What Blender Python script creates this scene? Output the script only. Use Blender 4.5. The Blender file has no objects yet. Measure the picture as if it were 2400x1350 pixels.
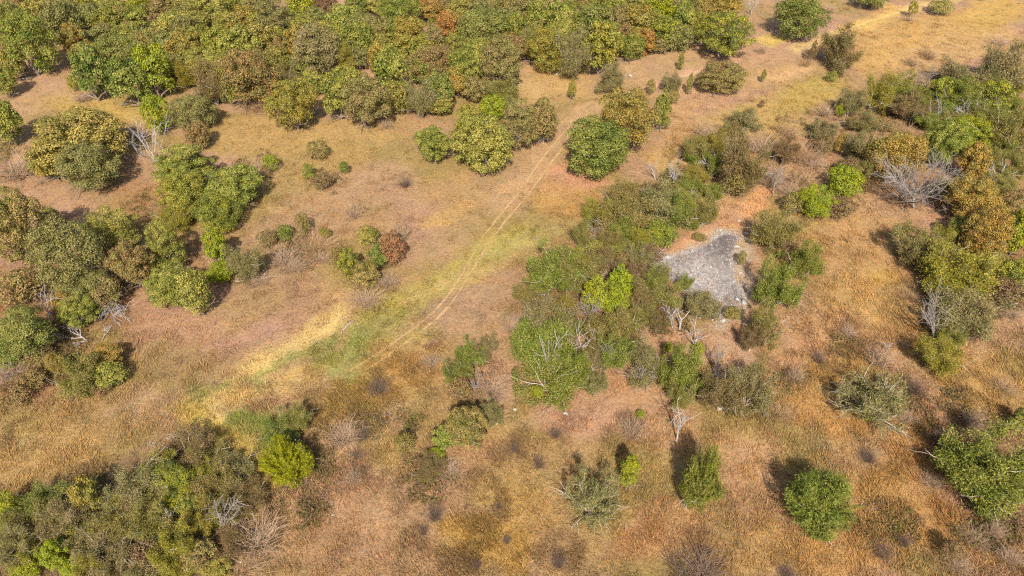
import bpy, math, random
import numpy as np

# ------------------------------------------------------------------ camera, sky, sun, exposure
SC = bpy.context.scene
COL = SC.collection
R_ = math.radians
PITCH, FOC, CAM_H = R_(40.0), 1700.0, 47.0          # look-down angle, focal length in photo pixels, height of the drone
SUN_EL = 43.0
EXPOSURE = 1.18

cam_d = bpy.data.cameras.new('camera')
cam = bpy.data.objects.new('camera', cam_d)
COL.objects.link(cam)
cam.location = (0, 0, CAM_H)
cam.rotation_euler = (math.pi / 2 - PITCH, 0, 0)
cam_d.sensor_width = 36.0
cam_d.lens = 36.0 * FOC / 2400.0
cam_d.clip_start = 0.5
cam_d.clip_end = 6000
SC.camera = cam

world = bpy.data.worlds.new('World')
SC.world = world
world.use_nodes = True
wn = world.node_tree
wn.nodes.clear()
w_out = wn.nodes.new('ShaderNodeOutputWorld')
w_bg = wn.nodes.new('ShaderNodeBackground')
w_sky = wn.nodes.new('ShaderNodeTexSky')
w_sky.sky_type = 'NISHITA'
w_sky.sun_disc = False
w_sky.sun_elevation = R_(SUN_EL)
w_sky.sun_rotation = math.pi
w_sky.air_density = 1.0
w_sky.dust_density = 2.0
w_bg.inputs['Strength'].default_value = 0.12
wn.links.new(w_sky.outputs[0], w_bg.inputs[0])
wn.links.new(w_bg.outputs[0], w_out.inputs[0])

sun_d = bpy.data.lights.new('sun', 'SUN')
sun_d.energy = 4.6
sun_d.angle = R_(0.53)
sun_d.color = (1.0, 0.955, 0.88)
sun = bpy.data.objects.new('sun', sun_d)
COL.objects.link(sun)
sun.rotation_euler = (R_(90 - SUN_EL), 0, R_(0))     # light comes from behind the camera and falls away from it
sun.location = (0, -30, 90)

SC.view_settings.view_transform = 'Standard'
SC.view_settings.look = 'None'
SC.view_settings.exposure = EXPOSURE
SC.view_settings.gamma = 1.0
SC.view_settings.use_curve_mapping = False
SC.cycles.use_denoising = False
SC.cycles.pixel_filter_type = 'BLACKMAN_HARRIS'
SC.cycles.filter_width = 1.2

# ------------------------------------------------------------------ helpers: noise, terrain, pixels to ground
def lin(c):
    c = np.asarray(c, float) / 255.0
    return np.where(c <= 0.04045, c / 12.92, ((c + 0.055) / 1.055) ** 2.4)

_NT = np.random.RandomState(7).rand(8, 256, 256)
def vnoise(x, y, scale, ch=0):
    x = np.asarray(x, float) / scale + 311.7
    y = np.asarray(y, float) / scale + 173.3
    xi, yi = np.floor(x).astype(int), np.floor(y).astype(int)
    fx, fy = x - xi, y - yi
    fx, fy = fx * fx * (3 - 2 * fx), fy * fy * (3 - 2 * fy)
    t = _NT[ch]
    a, b = t[xi % 256, yi % 256], t[(xi + 1) % 256, yi % 256]
    c, d = t[xi % 256, (yi + 1) % 256], t[(xi + 1) % 256, (yi + 1) % 256]
    return (a * (1 - fx) + b * fx) * (1 - fy) + (c * (1 - fx) + d * fx) * fy
def fbm(x, y, scale, ch=0, n=3):
    s, a, tot = 0, 1.0, 0
    for i in range(n):
        s = s + a * vnoise(x, y, scale / 2 ** i, (ch + i) % 8)
        tot += a
        a *= 0.55
    return s / tot
def ground_z(x, y):
    return 0.9 * (fbm(x, y, 22, 1, 2) - 0.5) + 0.18 * (vnoise(x, y, 4.5, 4) - 0.5)

CP, SP = math.cos(PITCH), math.sin(PITCH)
def ray(px, py):
    u, v = (px - 1200.0) / FOC, (py - 675.0) / FOC
    return u, CP - v * SP, -SP - v * CP
def on_plane(px, py, z):
    dx, dy, dz = ray(px, py)
    t = (z - CAM_H) / dz
    return dx * t, dy * t, t
def at(px, py):
    z = 0.0
    for _ in range(3):
        x, y, t = on_plane(px, py, z)
        z = float(ground_z(x, y))
    return x, y, z
def scale_at(px, py):
    """metres per photo pixel at the ground seen there"""
    return on_plane(px, py, 0)[2] / FOC

# ------------------------------------------------------------------ materials
def new_mat(name):
    m = bpy.data.materials.new(name)
    m.use_nodes = True
    nt = m.node_tree
    nt.nodes.clear()
    out = nt.nodes.new('ShaderNodeOutputMaterial')
    return m, nt, out
def N(nt, t, **kw):
    n = nt.nodes.new(t)
    for k, v in kw.items():
        setattr(n, k, v)
    return n
def mixc(nt, fac, a, b, mode='MIX'):
    n = N(nt, 'ShaderNodeMix', data_type='RGBA', blend_type=mode)
    for s, v in ((n.inputs[0], fac), (n.inputs[6], a), (n.inputs[7], b)):
        if hasattr(v, 'is_linked'):
            nt.links.new(v, s)
        else:
            s.default_value = v
    return n.outputs[2]

# leaf colours: two real leaf colours per kind of tree, spread over its clumps
PAL = {  # sRGB of the lit leaf, second colour
    'olive':  ((150, 146, 66), (178, 162, 80)),
    'green':  ((132, 138, 56), (166, 158, 74)),
    'deep':   ((116, 126, 54), (150, 146, 70)),
    'gold':   ((178, 150, 68), (152, 142, 70)),
    'amber':  ((194, 146, 72), (164, 140, 70)),
    'rust':   ((168, 132, 86), (152, 134, 76)),
    'russet': ((180, 124, 88), (162, 122, 82)),
    'tan':    ((166, 142, 88), (148, 138, 76)),
    'lime':   ((172, 172, 40), (146, 152, 54)),
    'yolive': ((174, 158, 64), (148, 144, 62)),
    'sage':   ((160, 150, 86), (138, 132, 74)),
    'bluegreen': ((130, 137, 63), (156, 150, 78)),
    'mesq':   ((150, 140, 66), (164, 146, 82)),
    'mesqgreen': ((136, 144, 54), (154, 150, 70)),
    'mesqgrey': ((152, 142, 84), (164, 146, 96)),
    'mesqyellow': ((174, 160, 58), (160, 146, 64)),
    'brown':  ((154, 122, 80), (140, 122, 74)),
    'mixrust': ((144, 138, 72), (170, 140, 82)),
    'mixlime': ((126, 130, 62), (164, 158, 56)),
    'limeyellow': ((174, 176, 30), (156, 158, 42)),
    'redbrown': ((150, 114, 80), (142, 122, 80)),
}
LEAF_GAIN = 0.54
MATS = {}
def leaf_mat(name):
    if name in MATS:
        return MATS[name]
    a, b = PAL[name]
    m, nt, out = new_mat('leaves_' + name)
    at_ = N(nt, 'ShaderNodeAttribute', attribute_name='tint')
    oi = N(nt, 'ShaderNodeObjectInfo')
    ramp = N(nt, 'ShaderNodeMapRange')
    ramp.inputs[1].default_value, ramp.inputs[2].default_value = 0.3, 0.7
    nt.links.new(at_.outputs['Fac'], ramp.inputs[0])
    c = mixc(nt, ramp.outputs[0], tuple(lin(a) * LEAF_GAIN * .88) + (1,), tuple(lin(b) * LEAF_GAIN * 1.06) + (1,))
    hsv = N(nt, 'ShaderNodeHueSaturation')
    nt.links.new(c, hsv.inputs['Color'])
    mr = N(nt, 'ShaderNodeMapRange')
    mr.inputs[3].default_value, mr.inputs[4].default_value = 0.485, 0.515
    nt.links.new(oi.outputs['Random'], mr.inputs[0])
    nt.links.new(mr.outputs[0], hsv.inputs['Hue'])
    lf = N(nt, 'ShaderNodeAttribute', attribute_name='leaf')
    mv = N(nt, 'ShaderNodeMapRange')
    mv.inputs[3].default_value, mv.inputs[4].default_value = 0.6, 1.45
    nt.links.new(lf.outputs['Fac'], mv.inputs[0])
    nt.links.new(mv.outputs[0], hsv.inputs['Value'])
    p = N(nt, 'ShaderNodeBsdfPrincipled')
    p.inputs['Roughness'].default_value = 0.6
    p.inputs['Specular IOR Level'].default_value = 0.1
    nt.links.new(hsv.outputs[0], p.inputs['Base Color'])
    tr = N(nt, 'ShaderNodeBsdfTranslucent')
    nt.links.new(hsv.outputs[0], tr.inputs[0])
    mx = N(nt, 'ShaderNodeMixShader')
    mx.inputs[0].default_value = 0.22
    nt.links.new(p.outputs[0], mx.inputs[1])
    nt.links.new(tr.outputs[0], mx.inputs[2])
    nt.links.new(mx.outputs[0], out.inputs[0])
    MATS[name] = m
    return m
def bark_mat(name, c1, c2, scale=6.0):
    if name in MATS:
        return MATS[name]
    m, nt, out = new_mat(name)
    tc = N(nt, 'ShaderNodeTexCoord')
    nz = N(nt, 'ShaderNodeTexNoise')
    nz.inputs['Scale'].default_value = scale
    nz.inputs['Detail'].default_value = 4
    nt.links.new(tc.outputs['Object'], nz.inputs['Vector'])
    c = mixc(nt, nz.outputs[0], tuple(lin(c1)) + (1,), tuple(lin(c2)) + (1,))
    p = N(nt, 'ShaderNodeBsdfPrincipled')
    p.inputs['Roughness'].default_value = 0.85
    p.inputs['Specular IOR Level'].default_value = 0.15
    nt.links.new(c, p.inputs['Base Color'])
    nt.links.new(p.outputs[0], out.inputs[0])
    MATS[name] = m
    return m
BARK = bark_mat('bark_grey_brown', (96, 82, 70), (132, 116, 100))
STEM = bark_mat('bark_pale_grey', (128, 116, 100), (168, 156, 138))
BONE = bark_mat('weathered_dead_wood', (120, 112, 106), (166, 158, 151), 3.0)
GREYW = bark_mat('grey_dead_wood', (104, 94, 86), (136, 126, 116), 3.0)
TWIG = bark_mat('twigs_purple_brown', (134, 110, 86), (164, 136, 108), 2.0)
TWIGD = bark_mat('twigs_dark_brown', (84, 68, 58), (120, 98, 80), 2.0)
TWIGT = bark_mat('twigs_straw', (132, 104, 76), (162, 130, 92), 2.0)
ROCK = bark_mat('pale_limestone', (116, 109, 102), (158, 150, 140), 4.0)

# ------------------------------------------------------------------ mesh building blocks
def mesh_from(name, V, F, mat, attrs=None, smooth=False):
    """V (n,3), F list of index arrays with equal length or one (m,k) array"""
    me = bpy.data.meshes.new(name)
    V = np.asarray(V, np.float32)
    F = np.asarray(F, np.int32)
    k = F.shape[1]
    me.vertices.add(len(V))
    me.vertices.foreach_set('co', V.ravel())
    me.loops.add(F.size)
    me.loops.foreach_set('vertex_index', F.ravel())
    me.polygons.add(len(F))
    me.polygons.foreach_set('loop_start', np.arange(0, F.size, k, dtype=np.int32))
    me.polygons.foreach_set('loop_total', np.full(len(F), k, np.int32))
    if smooth:
        me.polygons.foreach_set('use_smooth', np.ones(len(F), bool))
    for nm, arr in (attrs or {}).items():
        arr = np.asarray(arr, np.float32)
        if arr.ndim == 1:
            a = me.attributes.new(nm, 'FLOAT', 'POINT')
            a.data.foreach_set('value', arr)
        else:
            a = me.attributes.new(nm, 'FLOAT_COLOR', 'POINT')
            a.data.foreach_set('color', np.c_[arr, np.ones(len(arr))].astype(np.float32).ravel())
    me.materials.append(mat)
    me.update(calc_edges=True)
    return me

def rnd_dirs(rng, n):
    d = rng.normal(size=(n, 3))
    return d / np.linalg.norm(d, axis=1)[:, None]
def norm(a):
    return a / np.maximum(np.linalg.norm(a, axis=-1, keepdims=True), 1e-9)

def leaf_quads(C, Nn, L, W, rng, along=None, fold=0.25):
    """a small folded leaf spray at every centre"""
    n = len(C)
    t = rnd_dirs(rng, n) if along is None else along
    t = norm(t - Nn * (t * Nn).sum(1)[:, None])
    b = np.cross(Nn, t)
    L, W = np.asarray(L)[:, None], np.asarray(W)[:, None]
    V = np.empty((n, 4, 3))
    V[:, 0] = C - t * L / 2
    V[:, 1] = C + b * W / 2 + Nn * W * fold
    V[:, 2] = C + t * L / 2
    V[:, 3] = C - b * W / 2 + Nn * W * fold
    F = np.arange(4 * n).reshape(n, 4)
    return V.reshape(-1, 3), F

def crown_mesh(name, seed, puffs, leaves, size, lo=-0.86, pr=(0.24, 0.38), squash=1.0, cone=False, open_=0.0):
    rng = np.random.RandomState(seed)
    d = []
    g = (1 + 5 ** 0.5) / 2
    off = rng.rand() * 6.28
    for i in range(puffs):
        z = 1 - (i + 0.5) / puffs * (1 - lo)
        a = off + 2 * math.pi * i / g
        r = math.sqrt(max(0, 1 - z * z))
        d.append((r * math.cos(a), r * math.sin(a), z))
    d = norm(np.array(d) + rng.normal(size=(puffs, 3)) * 0.16)
    k = rnd_dirs(rng, 3)
    lump = 1 + 0.17 * np.sin(2.6 * d @ k[0] + rng.rand() * 6) + 0.15 * np.sin(4.5 * d @ k[1] + rng.rand() * 6) + 0.12 * np.sin(7.5 * d @ k[2])
    pr_ = rng.uniform(pr[0], pr[1], puffs)
    rc = np.clip(rng.uniform(0.58, 0.95, puffs) * lump, 0.40, 1.14 - pr_)
    P = d * rc[:, None]
    if cone:
        zz = (P[:, 2] + 1) / 2
        P[:, :2] *= (1.15 - 0.85 * zz)[:, None]
        pr_ = pr_ * (1.1 - 0.6 * zz)
    inner = rnd_dirs(rng, puffs // 3) * rng.uniform(0.1, 0.45, puffs // 3)[:, None]
    P = np.r_[P, inner]
    pr_ = np.r_[pr_, rng.uniform(pr[0], pr[1], len(inner))]
    keep = rng.rand(len(P)) > open_
    P, pr_ = P[keep], pr_[keep]
    ptint = rng.rand(len(P))
    ptint = 0.7 * ptint + 0.3 * (0.5 + 0.5 * np.sin(2.2 * P @ k[0] * 2))
    wgt = pr_ ** 2
    idx = rng.choice(len(P), int(leaves * 1.5), p=wgt / wgt.sum())
    dd = rnd_dirs(rng, len(idx))
    dd[:, 2] = np.where(dd[:, 2] < -0.35, -dd[:, 2], dd[:, 2])
    C = P[idx] + dd * (pr_[idx] * np.where(rng.rand(len(idx)) < .15, rng.uniform(1.0, 1.45, len(idx)), rng.uniform(0.7, 1.12, len(idx))))[:, None]
    # drop leaves buried deep inside another clump
    buried = np.zeros(len(C), bool)
    for j in range(len(P)):
        q = ((C - P[j]) ** 2).sum(1) < (pr_[j] * 0.78) ** 2
        buried |= q & (idx != j)
    ok = ~buried & (C[:, 2] > -1.02)
    C, dd, idx = C[ok][:leaves], dd[ok][:leaves], idx[ok][:leaves]
    n = len(C)
    Nn = norm(dd + 0.75 * rnd_dirs(rng, n) + np.array([0, 0, 0.25]))
    s = rng.uniform(0.7, 1.35, n) * size
    V, F = leaf_quads(C, Nn, s * 1.25, s, rng)
    V[:, 2] *= squash
    tint = np.repeat(np.clip(ptint[idx] + rng.normal(size=n) * 0.22, 0, 1), 4)
    leaf = np.repeat(rng.rand(n), 4)
    return mesh_from(name, V, F, leaf_mat('olive'), {'tint': tint, 'leaf': leaf})

def tube(pts, rad, sides=5):
    pts, rad = np.asarray(pts, float), np.asarray(rad, float)
    n = len(pts)
    t = np.gradient(pts, axis=0)
    t = norm(t)
    ref = np.array([0.0, 0, 1.0]) if abs(t[0, 2]) < 0.9 else np.array([1.0, 0, 0])
    u = norm(np.cross(t, ref))
    w = np.cross(t, u)
    a = np.arange(sides) * 2 * math.pi / sides
    V = (pts[:, None] + rad[:, None, None] * (np.cos(a)[None, :, None] * u[:, None] + np.sin(a)[None, :, None] * w[:, None])).reshape(-1, 3)
    F = []
    for i in range(n - 1):
        for j in range(sides):
            k = (j + 1) % sides
            F.append((i * sides + j, i * sides + k, (i + 1) * sides + k, (i + 1) * sides + j))
    return V, F
class Tubes:
    def __init__(s):
        s.V, s.F, s.n = [], [], 0
    def add(s, pts, rad, sides=5):
        V, F = tube(pts, rad, sides)
        s.V.append(V)
        s.F.append(np.asarray(F) + s.n)
        s.n += len(V)
        return s
    def mesh(s, name, mat):
        return mesh_from(name, np.concatenate(s.V), np.concatenate(s.F), mat, smooth=True)
def curve(p0, d0, length, rng, n=5, wob=0.15, lift=0.0):
    pts = [np.array(p0, float)]
    d = norm(np.array(d0, float))
    for i in range(n):
        d = norm(d + rng.normal(size=3) * wob + np.array([0, 0, lift]))
        pts.append(pts[-1] + d * length / n)
    return np.array(pts)

def oak_wood(name, seed):
    """trunk foot at z=-1.35, limbs reaching into a unit crown"""
    rng = np.random.RandomState(seed)
    T = Tubes()
    tr = curve((0, 0, -1.42), (rng.normal() * 0.12, rng.normal() * 0.12, 1), 0.95, rng, 4, 0.08)
    T.add(tr, np.linspace(0.075, 0.045, len(tr)), 7)
    for i in range(9):
        a = i * 2.4 + rng.rand()
        st = tr[rng.randint(2, len(tr))]
        q = curve(st, (math.cos(a), math.sin(a), rng.uniform(0.1, 1.3)), rng.uniform(0.7, 1.15), rng, 5, 0.2)
        T.add(q, np.linspace(0.034, 0.008, len(q)), 5)
        for j in range(3):
            b = curve(q[rng.randint(2, 5)], norm(q[-1] - q[0]) + rng.normal(size=3) * 0.6, 0.4, rng, 3, 0.2)
            T.add(b, np.linspace(0.012, 0.004, len(b)), 4)
    return T.mesh(name, BARK)

def mesquite(name, seed, stems, sprays, spread, upright=0.0, leafL=0.11, leafW=0.034, cover=0.55, droop=0.0, round_=False, jit=0.10):
    """open multi-stemmed crown of fine feathery leaves; unit box, foot at z=-1"""
    rng = np.random.RandomState(seed)
    T = Tubes()
    tips = []
    for i in range(stems):
        a = i * 2.4 + rng.rand() * 0.8
        el = (i + .3) / stems
        r = spread * math.sqrt(el)
        d = np.array([math.cos(a) * r, math.sin(a) * r, 0.55 + upright + rng.rand() * 0.9])
        q = curve((rng.normal() * 0.05, rng.normal() * 0.05, -1.0), d, rng.uniform(1.15, 1.7) * (.82 if round_ else 1), rng, 7, 0.13, -0.03)
        T.add(q, np.linspace(0.03, 0.008, len(q)), 5)
        for j in range(5):
            s = rng.randint(2, 8)
            b = curve(q[s], norm(q[min(s, 6) + 1 if s < 7 else 7] - q[s - 1]) + rng.normal(size=3) * 0.55, rng.uniform(0.4, 0.85), rng, 5, 0.16, -droop)
            T.add(b, np.linspace(0.012, 0.004, len(b)), 3)
            tips.append(b)
            for k in range(3):
                m = rng.randint(1, 5)
                c = curve(b[m], norm(b[m + 1] - b[m]) + rng.normal(size=3) * 0.7, rng.uniform(0.22, 0.45), rng, 4, 0.16, -droop)
                tips.append(c)
        tips.append(q[4:])
    C, A, tint, base = [], [], [], rng.rand(len(tips))
    per = max(3, int(sprays * 1.5) // len(tips))
    for i, q in enumerate(tips):
        if rng.rand() > cover + 0.4:
            continue
        u = (0.15 + 0.85 * rng.rand(per)) * (len(q) - 1)
        k = np.minimum(u.astype(int), len(q) - 2)
        f = (u - k)[:, None]
        p = q[k] * (1 - f) + q[k + 1] * f
        C.append(p + rng.normal(size=(per, 3)) * np.array([jit, jit, jit * .8]))
        A.append(norm(q[k + 1] - q[k]) + rng.normal(size=(per, 3)) * 0.5 + np.array([0, 0, -droop * 3]))
        tint.append(np.full(per, base[i]))
    C, A, tint = np.concatenate(C), norm(np.concatenate(A)), np.concatenate(tint)
    rr = np.sqrt(C[:, 0] ** 2 + C[:, 1] ** 2)
    ok = (C[:, 2] < 1.08) & (C[:, 2] > -0.98) & (rr < 1.15)
    C, A, tint = C[ok], A[ok], tint[ok]
    if round_:                       # filled-out bush: fine sprays all through a lumpy rounded body
        npl = 120
        d = rnd_dirs(rng, npl)
        d[:, 2] = np.abs(d[:, 2]) * 1.15 - .35
        d = norm(d)
        k = rnd_dirs(rng, 4)
        reach = .84 + .13 * np.sin(3.4 * d @ k[0] + 1) + .10 * np.sin(6 * d @ k[1]) + rng.uniform(-.14, .2, npl)
        tipp = d * reach[:, None] + np.array([0, 0, -.08])
        org = np.array([0, 0, -.75]) + d * .12
        per = int(sprays * .6) // npl
        t = rng.uniform(.38, 1.04, (npl, per)) ** .8
        ax_ = norm(tipp - org + np.array([0, 0, .25]))
        D = org[:, None] + (tipp - org)[:, None] * t[..., None] + rng.normal(size=(npl, per, 3)) * (.085 * (1.25 - t))[..., None]
        D = D.reshape(-1, 3)
        D[:, 2] = np.maximum(D[:, 2], -.97)
        C = np.r_[C, D]
        A = np.r_[A, norm(np.repeat(ax_, per, 0) + rng.normal(size=(npl * per, 3)) * .4)]
        tint = np.r_[tint, np.clip(np.repeat(rng.rand(npl), per) + rng.normal(size=npl * per) * .12, 0, 1)]
        rr = (C ** 2).sum(1)
        ok = rr < 1.4
        C, A, tint = C[ok], A[ok], tint[ok]
    n = len(C)
    Nn = norm(rnd_dirs(rng, n) + np.array([0, 0, 0.5]))
    V, F = leaf_quads(C, Nn, rng.uniform(0.6, 1.4, n) * leafL, rng.uniform(0.6, 1.4, n) * leafW, rng, A, 0.3)
    tn = np.repeat(np.clip(tint + rng.normal(size=n) * 0.15, 0, 1), 4)
    fol = mesh_from(name + '_foliage', V, F, leaf_mat('mesq'), {'tint': tn, 'leaf': np.repeat(rng.rand(n), 4)})
    return fol, T.mesh(name + '_stems', STEM)

def brush_mesh(name, seed, twigs, mat, spread=0.9):
    """leafless tangle of thin twigs; unit box, foot at z=-1"""
    rng = np.random.RandomState(seed)
    T = Tubes()
    for i in range(twigs):
        a, r = rng.rand() * 6.283, spread * math.sqrt(rng.rand())
        p0 = (math.cos(a) * r * 0.35, math.sin(a) * r * 0.35, -1.0)
        d = (math.cos(a) * r, math.sin(a) * r, rng.uniform(0.6, 1.6))
        q = curve(p0, d, rng.uniform(0.6, 1.8), rng, 4, 0.3)
        T.add(q, np.linspace(0.011, 0.004, len(q)), 3)
        for j in range(2):
            b = curve(q[rng.randint(1, 4)], norm(q[-1] - q[0]) + rng.normal(size=3) * 0.6, rng.uniform(0.3, 0.7), rng, 2, 0.2)
            T.add(b, np.linspace(0.006, 0.0025, len(b)), 3)
    return T.mesh(name, mat)
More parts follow.
